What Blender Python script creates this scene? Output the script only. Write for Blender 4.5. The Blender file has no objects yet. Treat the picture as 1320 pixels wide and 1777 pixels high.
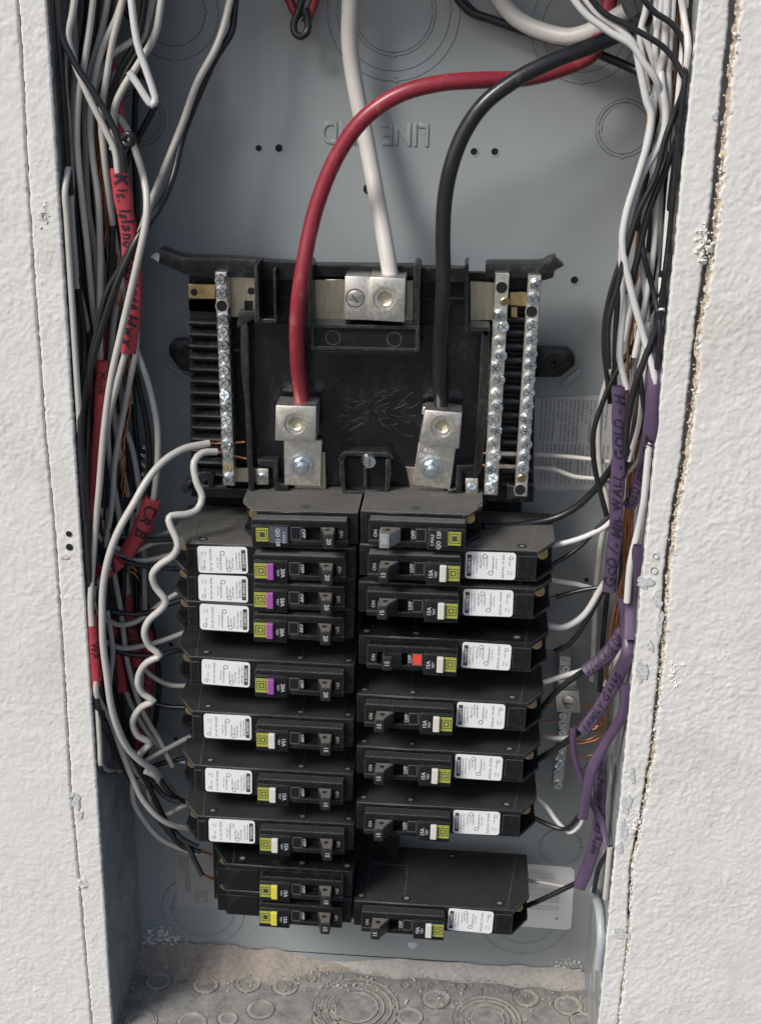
import bpy, bmesh, math, random
import numpy as np
from mathutils import Vector, Matrix
random.seed(7); rng = np.random.default_rng(7)
S = bpy.context.scene; COL = S.collection; MM = .001

# ------------------------------------------------------------------ camera
F_PX, CX, CY, CZ, YAW, PITCH, ROLL = 2327.638, 60.241, -888.48, 261.785, -.059, .367, .022
def cam_axes():
    cy, sy, cp, sp = math.cos(YAW), math.sin(YAW), math.cos(PITCH), math.sin(PITCH)
    f = np.array([sy*cp, cy*cp, -sp]); r = np.array([cy, -sy, 0]); u = np.cross(r, f)
    cr, sr = math.cos(ROLL), math.sin(ROLL)
    return cr*r+sr*u, -sr*r+cr*u, f
AR, AU, AF = cam_axes(); CAM = np.array([CX, CY, CZ])
cd = bpy.data.cameras.new('camera'); cam = bpy.data.objects.new('camera', cd); COL.objects.link(cam)
cd.sensor_fit = 'VERTICAL'; cd.sensor_height = 24; cd.lens = F_PX/1777*24
cd.clip_start = .01; cd.clip_end = 50
cam.matrix_world = Matrix(((AR[0], AU[0], -AF[0], CX*MM), (AR[1], AU[1], -AF[1], CY*MM), (AR[2], AU[2], -AF[2], CZ*MM), (0, 0, 0, 1)))
S.camera = cam
# ------------------------------------------------------------------ world and sun (soft daylight from the upper left)
SUN_EL, SUN_AZ = math.radians(42), math.radians(-44)       # azimuth measured from the wall's outward normal towards the left
w = bpy.data.worlds.new('World'); S.world = w; w.use_nodes = True
nt = w.node_tree; bg = nt.nodes['Background']; sky = nt.nodes.new('ShaderNodeTexSky')
sky.sky_type = 'NISHITA'; sky.sun_disc = False; sky.sun_elevation = SUN_EL; sky.sun_rotation = math.radians(180)-SUN_AZ
sky.air_density = 1.0; sky.dust_density = 2.5; sky.ozone_density = 1.0
nt.links.new(sky.outputs[0], bg.inputs[0]); bg.inputs[1].default_value = .10
sd = bpy.data.lights.new('sun', 'SUN'); sd.energy = 2.3; sd.angle = math.radians(18); sd.color = (1, .975, .945)
sun = bpy.data.objects.new('sun', sd); COL.objects.link(sun)
sv = Vector((math.sin(SUN_AZ)*math.cos(SUN_EL), -math.cos(SUN_AZ)*math.cos(SUN_EL), math.sin(SUN_EL)))
sun.rotation_euler = sv.to_track_quat('Z', 'Y').to_euler(); sun.location = (-.6, -.8, .9)
S.view_settings.view_transform = 'Standard'; S.view_settings.look = 'None'; S.view_settings.exposure = 0.37; S.view_settings.gamma = 1

def U(x, y, Y):
    """photo position (x, y) -> the point of the place that lies at depth Y (mm)"""
    d = AF + AR*(x-660)/F_PX + AU*(888.5-y)/F_PX
    return CAM + d*(Y-CY)/d[1]
def PXMM(x, y, Y):
    a = U(x, y, Y); b = U(x+1, y, Y); return float(np.linalg.norm(b-a))

# ------------------------------------------------------------------ materials
def mat(name, base, rough=.5, metal=0., var=.0, vscale=300., bump=.0, bscale=900., dust=None, dustamt=0., dscale=220., spec=.5, speck=0., rvar=0., coat=0., stretch=None, wear_highlight=None):
    m = bpy.data.materials.new(name); m.use_nodes = True; n = m.node_tree.nodes; l = m.node_tree.links
    b = n['Principled BSDF']; b.inputs['Roughness'].default_value = rough; b.inputs['Metallic'].default_value = metal
    b.inputs['Specular IOR Level'].default_value = spec
    if coat: b.inputs['Coat Weight'].default_value = coat; b.inputs['Coat Roughness'].default_value = .15
    tc = n.new('ShaderNodeTexCoord'); src = tc.outputs['Object']
    if stretch:
        mp = n.new('ShaderNodeMapping'); mp.inputs['Scale'].default_value = stretch; l.new(src, mp.inputs[0]); src = mp.outputs[0]
    def noise(sc, det=5, ro=.6):
        q = n.new('ShaderNodeTexNoise'); q.inputs['Scale'].default_value = sc; q.inputs['Detail'].default_value = det
        q.inputs['Roughness'].default_value = ro; l.new(src, q.inputs['Vector']); return q.outputs[0]
    def ramp(s, a, c, lo=0., hi=1.):
        q = n.new('ShaderNodeMapRange'); q.inputs[1].default_value = a; q.inputs[2].default_value = c
        q.inputs[3].default_value = lo; q.inputs[4].default_value = hi; l.new(s, q.inputs[0]); return q.outputs[0]
    def mix(f, a, c):
        q = n.new('ShaderNodeMix'); q.data_type = 'RGBA'
        if isinstance(f, float): q.inputs[0].default_value = f
        else: l.new(f, q.inputs[0])
        for i, s in ((6, a), (7, c)):
            if isinstance(s, tuple): q.inputs[i].default_value = (*s[:3], 1)
            else: l.new(s, q.inputs[i])
        return q.outputs[2]
    c = tuple(base)
    if var:
        c = mix(ramp(noise(vscale), .3, .7), tuple(x*(1-var) for x in base), tuple(min(1, x*(1+var)) for x in base))
    if dust:
        c = mix(ramp(noise(dscale, 8, .7), .62-dustamt*.5, .85-dustamt*.4), c, dust)
    if speck:
        c = mix(ramp(noise(2600, 2, .5), .78-speck, .82-speck), c, (.62, .57, .5))
    if wear_highlight:        # edges rubbed to a paler grey, with the bevel highlight put into it
        bv = n.new('ShaderNodeBevel'); bv.samples = 4; bv.inputs[0].default_value = .0009
        ge = n.new('ShaderNodeNewGeometry'); dt = n.new('ShaderNodeVectorMath'); dt.operation = 'DOT_PRODUCT'
        l.new(bv.outputs[0], dt.inputs[0]); l.new(ge.outputs['Normal'], dt.inputs[1])
        ml = n.new('ShaderNodeMath'); ml.operation = 'MULTIPLY'; l.new(ramp(dt.outputs['Value'], .97, .80), ml.inputs[0]); l.new(ramp(noise(700, 3), .35, .6, .1, 1), ml.inputs[1])
        c = mix(ml.outputs[0], c, wear_highlight)
    if isinstance(c, tuple): b.inputs['Base Color'].default_value = (*c, 1)
    else: l.new(c, b.inputs['Base Color'])
    if rvar: l.new(ramp(noise(vscale*1.7), .3, .7, max(0.02, rough-rvar), rough+rvar), b.inputs['Roughness'])
    if bump:
        bp = n.new('ShaderNodeBump'); bp.inputs['Strength'].default_value = bump; bp.inputs['Distance'].default_value = .0006
        l.new(noise(bscale, 4), bp.inputs['Height']); l.new(bp.outputs[0], b.inputs['Normal'])
    return m
M = dict(
 paint=mat('painted texture', (.66, .647, .617), .8, var=.03, vscale=60, bump=.35, bscale=1300, dust=(.55, .52, .47), dustamt=.22, dscale=14),
 enamel=mat('grey enamel', (.30, .325, .332), .34, var=.05, vscale=9, bump=.03, bscale=350, speck=.03, rvar=.07, coat=.25),
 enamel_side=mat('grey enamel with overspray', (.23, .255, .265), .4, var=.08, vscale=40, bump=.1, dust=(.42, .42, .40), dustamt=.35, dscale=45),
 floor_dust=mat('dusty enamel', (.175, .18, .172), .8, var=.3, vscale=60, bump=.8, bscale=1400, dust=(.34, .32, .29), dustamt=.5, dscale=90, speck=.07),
 floor_ridge=mat('dust on ridges', (.36, .33, .285), .9, var=.4, vscale=60, bump=.8, bscale=1500),
 dust=mat('settled dust', (.34, .295, .25), .95, var=.22, vscale=300, bump=.8, bscale=1800, speck=.05),
 pale_dust=mat('pale plaster dust', (.44, .415, .38), .95, var=.2, vscale=300, bump=.8, bscale=1800),
 crumb=mat('plaster crumbs', (.72, .69, .64), .9, var=.1, bump=.5),
 tan=mat('broken drywall core', (.52, .41, .28), .95, var=.35, vscale=420, bump=1, bscale=1500, dust=(.74, .69, .6), dustamt=.35, dscale=260),
 label_print=mat('grey black label print', (.05, .05, .055), .6),
 rivet=mat('dull rivet', (.20, .19, .17), .6, var=.3, vscale=400),
 scuff_light=mat('moulded frame edge', (.10, .095, .09), .5),
 scuff=mat('scuffed gloss', (.034, .035, .036), .4),
 dark=mat('black void', (.006, .006, .006), .9),
 seam=mat('seam shadow paint', (.035, .04, .043), .6),  # dark line of open gaps and sheared cuts
 plastic=mat('black plastic', (.0095, .0102, .011), .30, var=.25, vscale=160, bump=.05, dust=(.045, .045, .044), dustamt=.12, dscale=140, rvar=.1, wear_highlight=(.13, .132, .13), spec=.34),
 plastic_grey=mat('worn black plastic edge', (.015, .016, .017), .33, var=.25, vscale=200, bump=.08, dust=(.07, .07, .067), dustamt=.22, wear_highlight=(.19, .19, .185), spec=.4),
 gloss=mat('glossy black plastic', (.007, .008, .009), .15, var=.3, vscale=40, dust=(.035, .036, .037), dustamt=.2, dscale=60, bump=.9, bscale=95, rvar=.08, stretch=(1, 1, .55)),
 dusty=mat('dusty black plastic', (.032, .0322, .0315), .5, var=.16, vscale=35, bump=.2, bscale=1500, speck=.025, rvar=.1, wear_highlight=(.21, .205, .19)),
 very_dusty=mat('thickly dusted plastic', (.088, .084, .076), .85, var=.2, vscale=45, bump=.35, bscale=1800, speck=.07, wear_highlight=(.26, .25, .23)),
 handle=mat('breaker handle plastic', (.02, .021, .022), .38, var=.15, bump=.05, wear_highlight=(.16, .16, .16), spec=.4),
 handle_top=mat('dusty handle top', (.125, .113, .097), .7, var=.2, bump=.2),
 grey_handle=mat('grey breaker handle', (.24, .245, .25), .4, var=.1),
 white_print=mat('white lettering', (.42, .43, .44), .6),
 black_print=mat('black lettering', (.03, .03, .035), .6),
 marker=mat('black marker ink', (.018, .014, .028), .5),
 sticker=mat('white sticker', (.76, .76, .755), .45, var=.02),
 plate_sticker=mat('silvery sticker', (.46, .47, .48), .4, var=.06, vscale=60),
 old_sticker=mat('shaded grey sticker', (.36, .35, .33), .55, var=.06, vscale=60),  # grey copy of the sticker with the lower left shade put in
 green=mat('yellow green logo patch', (.33, .35, .06), .5, var=.08),
 violet=mat('magenta test button', (.31, .075, .33), .45),
 yellow=mat('yellow test button', (.62, .55, .06), .45),
 white_button=mat('white test button', (.62, .60, .55), .4),
 red_flag=mat('red trip flag', (.75, .06, .04), .4),
 steel_blue=mat('blue grey print', (.065, .08, .10), .5),
 window=mat('smoky trip window', (.010, .009, .009), .3),
 alu=mat('cast aluminium', (.74, .72, .66), .42, 1, var=.1, vscale=250, bump=.12, bscale=1600, rvar=.1),
 alu_dark=mat('screw recess', (.20, .21, .21), .4, 1, var=.2),
 tin=mat('tinned strap', (.58, .53, .42), .36, 1, var=.2, vscale=120, bump=.1, rvar=.1, stretch=(6, 1, .5)),
 brass=mat('brass strap', (.58, .45, .24), .38, 1, var=.3, vscale=120, bump=.1, rvar=.1),
 brass_pale=mat('yellowed aluminium', (.72, .66, .52), .35, 1, var=.15, vscale=200),
 zinc=mat('zinc plated screw', (.80, .86, .90), .30, 1, var=.1, vscale=500, rvar=.1),
 copper=mat('bare copper', (.52, .235, .12), .42, 1, var=.2, vscale=200, rvar=.1),
 wire_white_shaded=mat('white wire insulation', (.46, .44, .405), .38, var=.05, vscale=60, bump=.02, rvar=.06),  # shade of the left bundle put into the tone; bright copy follows
 wire_bright=mat('bright white wire insulation', (.60, .59, .57), .36, var=.04, vscale=60, bump=.02),
 wire_black=mat('black wire insulation', (.016, .017, .019), .3, var=.2, vscale=60, bump=.02, rvar=.08),
 cable_black=mat('scuffed black cable', (.017, .018, .02), .3, var=.3, vscale=60, bump=.1, bscale=500, dust=(.07, .07, .068), dustamt=.14, dscale=120, stretch=(1, 1, .35)),
 cable_red=mat('red cable', (.25, .024, .038), .34, var=.15, vscale=60, bump=.08, bscale=500, dust=(.42, .2, .18), dustamt=.1, dscale=120, stretch=(1, 1, .35)),
 cable_white=mat('white cable', (.56, .54, .50), .4, var=.04, vscale=60, bump=.05),
 wire_grey=mat('grey cable jacket', (.36, .39, .41), .4, var=.1),
 sleeve_red=mat('red heat shrink', (.40, .046, .060), .42, var=.12, vscale=80, bump=.08, bscale=300),
 sleeve_purple=mat('purple heat shrink', (.085, .055, .104), .28, var=.15, vscale=80, bump=.08, bscale=300, coat=.4),
)

# ------------------------------------------------------------------ mesh building
def tag(o, label=None, cat=None, group=None, kind=None):
    if label: o['label'] = label
    if cat: o['category'] = cat
    if group: o['group'] = group
    if kind: o['kind'] = kind
    return o
def empty(name, loc=(0, 0, 0)):
    o = bpy.data.objects.new(name, None); o.empty_display_size = .01; COL.objects.link(o); o.location = [c*MM for c in loc]; return o
_textcache = {}
def text_mesh(s, bold=0.):
    k = (s, bold)
    if k not in _textcache:
        c = bpy.data.curves.new('t', 'FONT'); c.body = s; c.size = 1; c.align_x = 'CENTER'; c.align_y = 'CENTER'
        c.resolution_u = 2; c.offset = bold; c.fill_mode = 'FRONT'
        o = bpy.data.objects.new('t', c); COL.objects.link(o)
        dg = bpy.context.evaluated_depsgraph_get(); me = bpy.data.meshes.new_from_object(o.evaluated_get(dg))
        v = np.array([p.co[:2] for p in me.vertices]) if len(me.vertices) else np.zeros((0, 2))
        f = [tuple(p.vertices) for p in me.polygons]
        bpy.data.objects.remove(o); bpy.data.curves.remove(c); bpy.data.meshes.remove(me)
        _textcache[k] = (v, f)
    return _textcache[k]
_hc = {}
def fine_text(ch, bold):
    """a letter cut into small faces so that it can lie on a round sleeve"""
    if ch not in _hc:
        v, f = text_mesh(ch, bold); bm = bmesh.new(); vv = [bm.verts.new((p[0], p[1], 0)) for p in v]
        for q in f:
            try: bm.faces.new([vv[i] for i in q])
            except ValueError: pass
        for it in range(3):
            bmesh.ops.triangulate(bm, faces=bm.faces); e = [x for x in bm.edges if x.calc_length() > .16]
            if not e: break
            bmesh.ops.subdivide_edges(bm, edges=e, cuts=2)
        bmesh.ops.triangulate(bm, faces=bm.faces); bm.verts.index_update()
        _hc[ch] = ([(x.co.x, x.co.y) for x in bm.verts], [tuple(x.index for x in q.verts) for q in bm.faces]); bm.free()
    return _hc[ch]
_hr = random.Random(5)
def hand_mesh(txt):
    V = []; Fs = []; x = 0
    for ch in txt:
        if ch == ' ': x += .34; continue
        v, f = fine_text(ch, .022); v = np.array(v)
        if not len(v): continue
        v = v-np.array([v[:, 0].min(), 0]); a = _hr.uniform(-.16, .16); k = _hr.uniform(.9, 1.25)
        v = v*np.array([k*_hr.uniform(.8, 1.0), k]); v = v@np.array([[math.cos(a), math.sin(a)], [-math.sin(a), math.cos(a)]])
        if ch in 'gpqy': v[:, 1] += 0
        v[:, 1] += _hr.uniform(-.06, .06); o = len(V); V += [(p[0]+x, p[1]) for p in v]; Fs += [tuple(i+o for i in q) for q in f]; x += v[:, 0].max()+.07+_hr.uniform(0, .06)
    return np.array(V), Fs
class MB:
    def __init__(s): s.v = []; s.f = []; s.m = []
    def add(s, vs, fs, mi=0):
        o = len(s.v); s.v += [tuple(float(c) for c in p) for p in vs]
        s.f += [tuple(i+o for i in f) for f in fs]; s.m += [mi]*len(fs) if not isinstance(mi, list) else mi
    def from_bm(s, bm, mi=0):
        bm.verts.ensure_lookup_table(); bm.verts.index_update()
        s.add([v.co for v in bm.verts], [tuple(v.index for v in f.verts) for f in bm.faces], mi); bm.free()
    def prism(s, poly, a0, a1, axis='z', bev=0., mi=0):
        """poly in the two other axes (x,y for z; x,z for y; y,z for x), extruded a0..a1"""
        bm = bmesh.new(); n = len(poly)
        def P(p, a): return {'z': (p[0], p[1], a), 'y': (p[0], a, p[1]), 'x': (a, p[0], p[1])}[axis]
        A = [bm.verts.new(P(p, a0)) for p in poly]; B = [bm.verts.new(P(p, a1)) for p in poly]
        bm.faces.new(A); bm.faces.new(B[::-1])
        for i in range(n): bm.faces.new((A[i], B[i], B[(i+1) % n], A[(i+1) % n]))
        bmesh.ops.recalc_face_normals(bm, faces=bm.faces)
        if bev: bmesh.ops.bevel(bm, geom=list(bm.edges), offset=bev, segments=2 if bev > .6 else 1, profile=.5, affect='EDGES', clamp_overlap=True)
        s.from_bm(bm, mi)
    def box(s, x0, x1, y0, y1, z0, z1, bev=0., mi=0):
        s.prism([(x0, y0), (x1, y0), (x1, y1), (x0, y1)], min(z0, z1), max(z0, z1), 'z', bev, mi)
    def slab(s, px, Yf, Yb, bev=.4, mi=0):
        """an outline seen in the photograph, standing at depth Yf and running back to Yb"""
        s.prism([tuple(U(x, y, Yf)[[0, 2]]) for x, y in px], Yf, Yb, 'y', bev, mi)
    def cyl(s, c, r, y0, y1, n=20, bev=0., mi=0, r2=None, rot=0., ax='y'):
        bm = bmesh.new(); A = []; B = []
        r2 = r if r2 is None else r2
        for i in range(n):
            t = 2*math.pi*i/n+rot; q = (math.cos(t), math.sin(t))
            if ax == 'y': A.append(bm.verts.new((c[0]+r*q[0], y0, c[1]+r*q[1]))); B.append(bm.verts.new((c[0]+r2*q[0], y1, c[1]+r2*q[1])))
            else: A.append(bm.verts.new((c[0]+r*q[0], c[1]+r*q[1], y0))); B.append(bm.verts.new((c[0]+r2*q[0], c[1]+r2*q[1], y1)))
        fa = bm.faces.new(A); fb = bm.faces.new(B[::-1])
        for i in range(n): bm.faces.new((A[i], B[i], B[(i+1) % n], A[(i+1) % n]))
        bmesh.ops.recalc_face_normals(bm, faces=bm.faces)
        if bev: bmesh.ops.bevel(bm, geom=list(fa.edges)+list(fb.edges), offset=bev, segments=2, affect='EDGES')
        s.from_bm(bm, mi)
    def ring(s, c, r0, r1, y0, y1, n=40, ax='y', mi=0):
        """annulus r0..r1 with thickness y0..y1"""
        vs = []; fs = []
        for i in range(n):
            t = 2*math.pi*i/n
            for r, y in ((r0, y0), (r1, y0), (r1, y1), (r0, y1)):
                vs.append((c[0]+r*math.cos(t), y, c[1]+r*math.sin(t)) if ax == 'y' else (c[0]+r*math.cos(t), c[1]+r*math.sin(t), y))
        for i in range(n):
            a = 4*i; b = 4*((i+1) % n)
            for k in range(4): fs.append((a+k, a+(k+1) % 4, b+(k+1) % 4, b+k))
        s.add(vs, fs, mi)
    def text(s, txt, o, ex, ey, size, bold=0., mi=0):
        v, f = text_mesh(txt, bold); o, ex, ey = np.array(o, float), np.array(ex, float), np.array(ey, float)
        if len(v): s.add([o+size*(p[0]*ex+p[1]*ey) for p in v], f, mi)
    def build(s, name, mats, parent=None, off=(0, 0, 0), smooth=35, fix=True):
        me = bpy.data.meshes.new(name); off = np.array(off, float)
        me.from_pydata([tuple((np.array(p)-off)*MM) for p in s.v], [], s.f)
        for m in (mats if isinstance(mats, (list, tuple)) else [mats]): me.materials.append(m)
        if any(s.m): me.polygons.foreach_set('material_index', s.m)
        if fix:
            bm = bmesh.new(); bm.from_mesh(me); bmesh.ops.recalc_face_normals(bm, faces=bm.faces); bm.to_mesh(me); bm.free()
        if smooth:
            me.shade_smooth(); me.set_sharp_from_angle(angle=math.radians(smooth))
        o = bpy.data.objects.new(name, me); COL.objects.link(o)
        if parent is not None: o.parent = parent
        else: o.location = [c*MM for c in off]
        return o

def spline(P, step=3.):
    P = [np.array(p, float) for p in P]
    if len(P) == 2: P = [P[0], (P[0]+P[1])/2, P[1]]
    Q = [2*P[0]-P[1]]+P+[2*P[-1]-P[-2]]; out = []
    for i in range(1, len(Q)-2):
        p0, p1, p2, p3 = Q[i-1:i+3]
        n = max(2, int(np.linalg.norm(p2-p1)/step))
        t0 = 0; t1 = t0+max(1e-3, np.linalg.norm(p1-p0))**.5; t2 = t1+max(1e-3, np.linalg.norm(p2-p1))**.5; t3 = t2+max(1e-3, np.linalg.norm(p3-p2))**.5
        for k in range(n):
            t = t1+(t2-t1)*k/n
            A1 = (t1-t)/(t1-t0)*p0+(t-t0)/(t1-t0)*p1; A2 = (t2-t)/(t2-t1)*p1+(t-t1)/(t2-t1)*p2; A3 = (t3-t)/(t3-t2)*p2+(t-t2)/(t3-t2)*p3
            B1 = (t2-t)/(t2-t0)*A1+(t-t0)/(t2-t0)*A2; B2 = (t3-t)/(t3-t1)*A2+(t-t1)/(t3-t1)*A3
            out.append((t2-t)/(t2-t1)*B1+(t-t1)/(t2-t1)*B2)
    out.append(P[-1]); return np.array(out)
def frames(C):
    T = np.gradient(C, axis=0); T /= np.linalg.norm(T, axis=1)[:, None]+1e-9
    n = np.cross(T[0], (0, 1, 0.01)); n /= np.linalg.norm(n); N = [n]
    for i in range(1, len(C)):
        n = N[-1]-T[i]*np.dot(N[-1], T[i]); n /= np.linalg.norm(n)+1e-9; N.append(n)
    N = np.array(N); return T, N, np.cross(T, N)
def tube(mb, C, r, n=10, mi=0, wob=0.):
    T, N, B = frames(C); vs = []; fs = []
    for i in range(len(C)):
        rr = r*(1+wob*math.sin(i*.37+C[0][0]))
        for k in range(n):
            a = 2*math.pi*k/n; vs.append(C[i]+rr*(math.cos(a)*N[i]+math.sin(a)*B[i]))
    for i in range(len(C)-1):
        for k in range(n): fs.append((i*n+k, i*n+(k+1) % n, (i+1)*n+(k+1) % n, (i+1)*n+k))
    fs.append(tuple(range(n))[::-1]); fs.append(tuple((len(C)-1)*n+k for k in range(n)))
    mb.add(vs, fs, mi)
def path(pts, Y):
    P = [(*p[:2], p[2] if len(p) > 2 else Y) for p in pts]; up_ = P[0][1] <= 30
    if P[0][1] <= 30:        # it comes down from above the picture
        dx = (P[0][0]-P[1][0])/max(8, abs(P[0][1]-P[1][1])); dx = max(-1., min(1., dx))
        P = [(P[0][0]+dx*45, P[0][1]-85, P[0][2])]+P
    Q = []
    for x, y, d in P:            # keep clear of the side panels
        q = U(x, y, d)
        while abs(q[0]) > 177.5 and d > -92: d -= 2; q = U(x, y, d)
        q[0] = max(-178, min(178, q[0])); q[2] = min(q[2], ZT_-8); Q.append(q)
    if up_: Q = [np.array((Q[0][0], Q[0][1], ZT_+3.))]+Q
    return spline(Q)
ZT_ = 326.
NW = [0]
def wire(kind, dia, pts, Y, label, group=None, tips=(), cat='wire', name=None):
    """kind picks the insulation; dia in mm"""
    m = {'w': 'wire_white_shaded', 'W': 'wire_bright', 'k': 'wire_black', 'c': 'copper', 'R': 'cable_red', 'K': 'cable_black', 'C': 'cable_white', 'g': 'wire_grey'}[kind]
    nm = name or {'w': 'white_wire', 'W': 'white_wire', 'k': 'black_wire', 'c': 'copper_wire', 'R': 'red_cable', 'K': 'black_cable', 'C': 'white_cable', 'g': 'grey_cable'}[kind]
    C = path(pts, Y); NW[0] += 1
    mb = MB(); tube(mb, C, dia/2, 16 if dia > 6 else 10)
    o = mb.build(nm, M[m], off=C[0], smooth=60)
    tag(o, label, cat, group)
    for tip in tips:
        t = MB(); Ct = path(tip, Y); tube(t, Ct, .95, 8); q = t.build('bare_end', M['copper'], o, off=C[0], smooth=60)
    return o
def sleeve(col, w_px, pts, Y, label, txt=None, tsize=.75, up=False, group=None, thick=.52, start=.06, side=0., fill=False):
    C = path(pts, Y); w_px = w_px*(1.1 if col == 'red' else 1)
    mid = pts[len(pts)//2]; a = w_px*PXMM(mid[0], mid[1], Y)/2; b = a*thick
    T = np.gradient(C, axis=0); T /= np.linalg.norm(T, axis=1)[:, None]
    view = C-CAM; view /= np.linalg.norm(view, axis=1)[:, None]
    Sd = np.cross(T, view); Sd /= np.linalg.norm(Sd, axis=1)[:, None]; Nn = np.cross(Sd, T)      # Nn roughly points away or towards
    sg = -np.sign(np.sum(Nn*view, axis=1))[:, None]; Nn = Nn*sg
    n = 18; vs = []; fs = []
    L = len(C)
    for i in range(L):
        wv = 1+.05*math.sin(i*.5+a)+.03*math.sin(i*1.3)
        for k in range(n):
            t = 2*math.pi*k/n; c, s_ = math.cos(t), math.sin(t)
            x = a*wv*math.copysign(abs(c)**.8, c); y = b*math.copysign(abs(s_)**.9, s_)
            y += .12*b*math.cos(3*t+i*.2)
            vs.append(C[i]+x*Sd[i]+y*Nn[i])
    for i in range(L-1):
        for k in range(n): fs.append((i*n+k, i*n+(k+1) % n, (i+1)*n+(k+1) % n, (i+1)*n+k))
    o0 = len(vs)
    for e, i in ((0, 0), (1, L-1)):      # turned-in open ends
        st = len(vs)
        for q, (k_, d) in enumerate(((.82, 0.), (.78, 2.5))):
            for k in range(n):
                p = np.array(vs[i*n+k]); vs.append(C[i]+(p-C[i])*k_+T[i]*(d if e == 0 else -d))
        for k in range(n):
            fs.append((i*n+k, i*n+(k+1) % n, st+(k+1) % n, st+k)); fs.append((st+k, st+(k+1) % n, st+n+(k+1) % n, st+n+k))
        fs.append(tuple(st+n+k for k in range(n)))
    mb = MB(); mb.add(vs, fs)
    o = mb.build('label_sleeve', M['sleeve_'+col], off=C[0], smooth=60)
    tag(o, label, 'wire label', group)
    if txt:
        D = np.concatenate([[0], np.cumsum(np.linalg.norm(np.diff(C, axis=0), axis=1))]); tot = D[-1]
        v, f = hand_mesh(txt); sz = tsize*1.2*2*a; wv = v*sz
        wv[:, 1] += sz*.05*np.sin(wv[:, 0]*.9)+side*a; wv[:, 0] += .25*wv[:, 1]
        wv[:, 0] -= wv[:, 0].min()
        if wv[:, 0].max() > tot*.94 or fill: wv[:, 0] *= tot*.94/wv[:, 0].max()
        out = []
        for x, y in wv:
            s_ = start*tot+x if not up else tot*(1-start)-x
            s_ = min(max(s_, 0), tot-1e-3)
            c = np.array([np.interp(s_, D, C[:, j]) for j in range(3)]); sd_ = np.array([np.interp(s_, D, Sd[:, j]) for j in range(3)]); nn = np.array([np.interp(s_, D, Nn[:, j]) for j in range(3)])
            # choose the side so that letters are not mirrored
            yy = y if not up else -y
            yy = max(-.9*a, min(.9*a, yy))
            q = yy
            h = b*max(.05, 1-abs(q/a)**2)**.5*1.13+.25
            out.append(c+sd_*q+nn*h)
        t = MB(); t.add(out, f); t.build('handwriting', M['marker'], o, off=C[0], smooth=0, fix=False)
    return o

# ------------------------------------------------------------------ the enclosure and the wall
W2, DEP, ZT, ZB = 181., 95., 330., -478.
box = empty('electrical_enclosure', (0, 0, ZB))
tag(box, 'recessed grey steel electrical panel box with painted flanges, open in the wall', 'electrical box')
OFF = (0, 0, ZB)
def bpart(mb, name, m, parent=None, **k): return mb.build(name, m, parent or box, off=OFF, **k)
def P0(x, y, Y=0): return U(x, y, Y)
b = MB(); b.box(-W2-1.5, W2+1.5, 0, 1.5, ZB-1.5, ZT); back = bpart(b, 'back_plate', M['enamel'])
for sx in (-1, 1):
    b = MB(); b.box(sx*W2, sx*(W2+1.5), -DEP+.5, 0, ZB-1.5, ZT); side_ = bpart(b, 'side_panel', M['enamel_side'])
    for k, z in enumerate(range(int(ZB)+40, int(ZT)-60, 62)):       # knockouts down the side panels
        b = MB(); vs = []
        for j in range(40):
            t = 2*math.pi*j/40
            for r in (11.4, 12.6):
                for dx in (0, .5): vs.append((sx*(W2-dx), -48+r*math.cos(t), z+r*math.sin(t)))
        fs = []
        for j in range(40):
            a, c = 4*j, 4*((j+1) % 40)
            fs += [(a+1, a+3, c+3, c+1), (a, a+1, c+1, c), (a+3, a+2, c+2, c+3)]
        b.add(vs, fs); b.build('knockout_ridge', M['enamel_side'], side_, off=OFF)
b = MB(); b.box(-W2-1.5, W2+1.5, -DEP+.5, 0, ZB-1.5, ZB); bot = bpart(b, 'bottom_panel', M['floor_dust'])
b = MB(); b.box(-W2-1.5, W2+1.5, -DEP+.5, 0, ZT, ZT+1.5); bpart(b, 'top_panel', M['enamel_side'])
# stepped strip along the foot of the back plate
zs = U(640, 1664, 0)[2]
b = MB(); b.slab([(245, 1648), (390, 1648), (390, 1653), (437, 1655), (437, 1648), (812, 1672), (815, 1679), (880, 1682), (880, 1678), (1010, 1682), (1010, 1722), (620, 1700), (245, 1668)], -1.1, 0, .2)
bpart(b, 'folded_strip', M['enamel'])
b = MB(); b.slab([(437, 1646.5), (812, 1670.5), (812, 1672.5), (437, 1648.5)], -.6, 0, 0); b.slab([(815, 1677.5), (1010, 1681), (1010, 1682.5), (815, 1679)], -.6, 0, 0)
bpart(b, 'strip_gap', M['seam'])
def knockout(c, radii, parent, floor=False, m='enamel', gaps=True):
    """concentric stamped knockout: dark sheared line and a raised lip"""
    o = None
    b = MB(); g = MB()
    for i, r in enumerate(radii):
        seg = 56
        for mbx, r0, r1, h in ((b, r-.9, r+.25, .35), (g, r+.25, r+.62, .12)):
            if floor: mbx.ring((c[0], c[1]), r0-(.15 if mbx is b else 0), r1+(0 if mbx is b else .3), ZB, ZB+h*1.4, seg, 'z')
            else: mbx.ring((c[0], c[2]), r0, r1, -h, 0, seg)
        for t in ((1.57, 4.71) if i % 2 else (0, 3.14)):
            x, y = r*math.cos(t+.02*i), r*math.sin(t+.02*i)
            if floor: b.cyl((c[0]+x, c[1]+y), 1.3, ZB, ZB+.45, 10, .2, ax='z')
            else: b.cyl((c[0]+x, c[2]+y), 1.6, -.6, 0, 12, .3)
    o = b.build('knockout', M[m], parent, off=OFF); g.build('knockout_gap', M['seam'], o, off=OFF)
    return o
def mm(px, x=660, y=888): return px*PXMM(x, y, 0)
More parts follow.
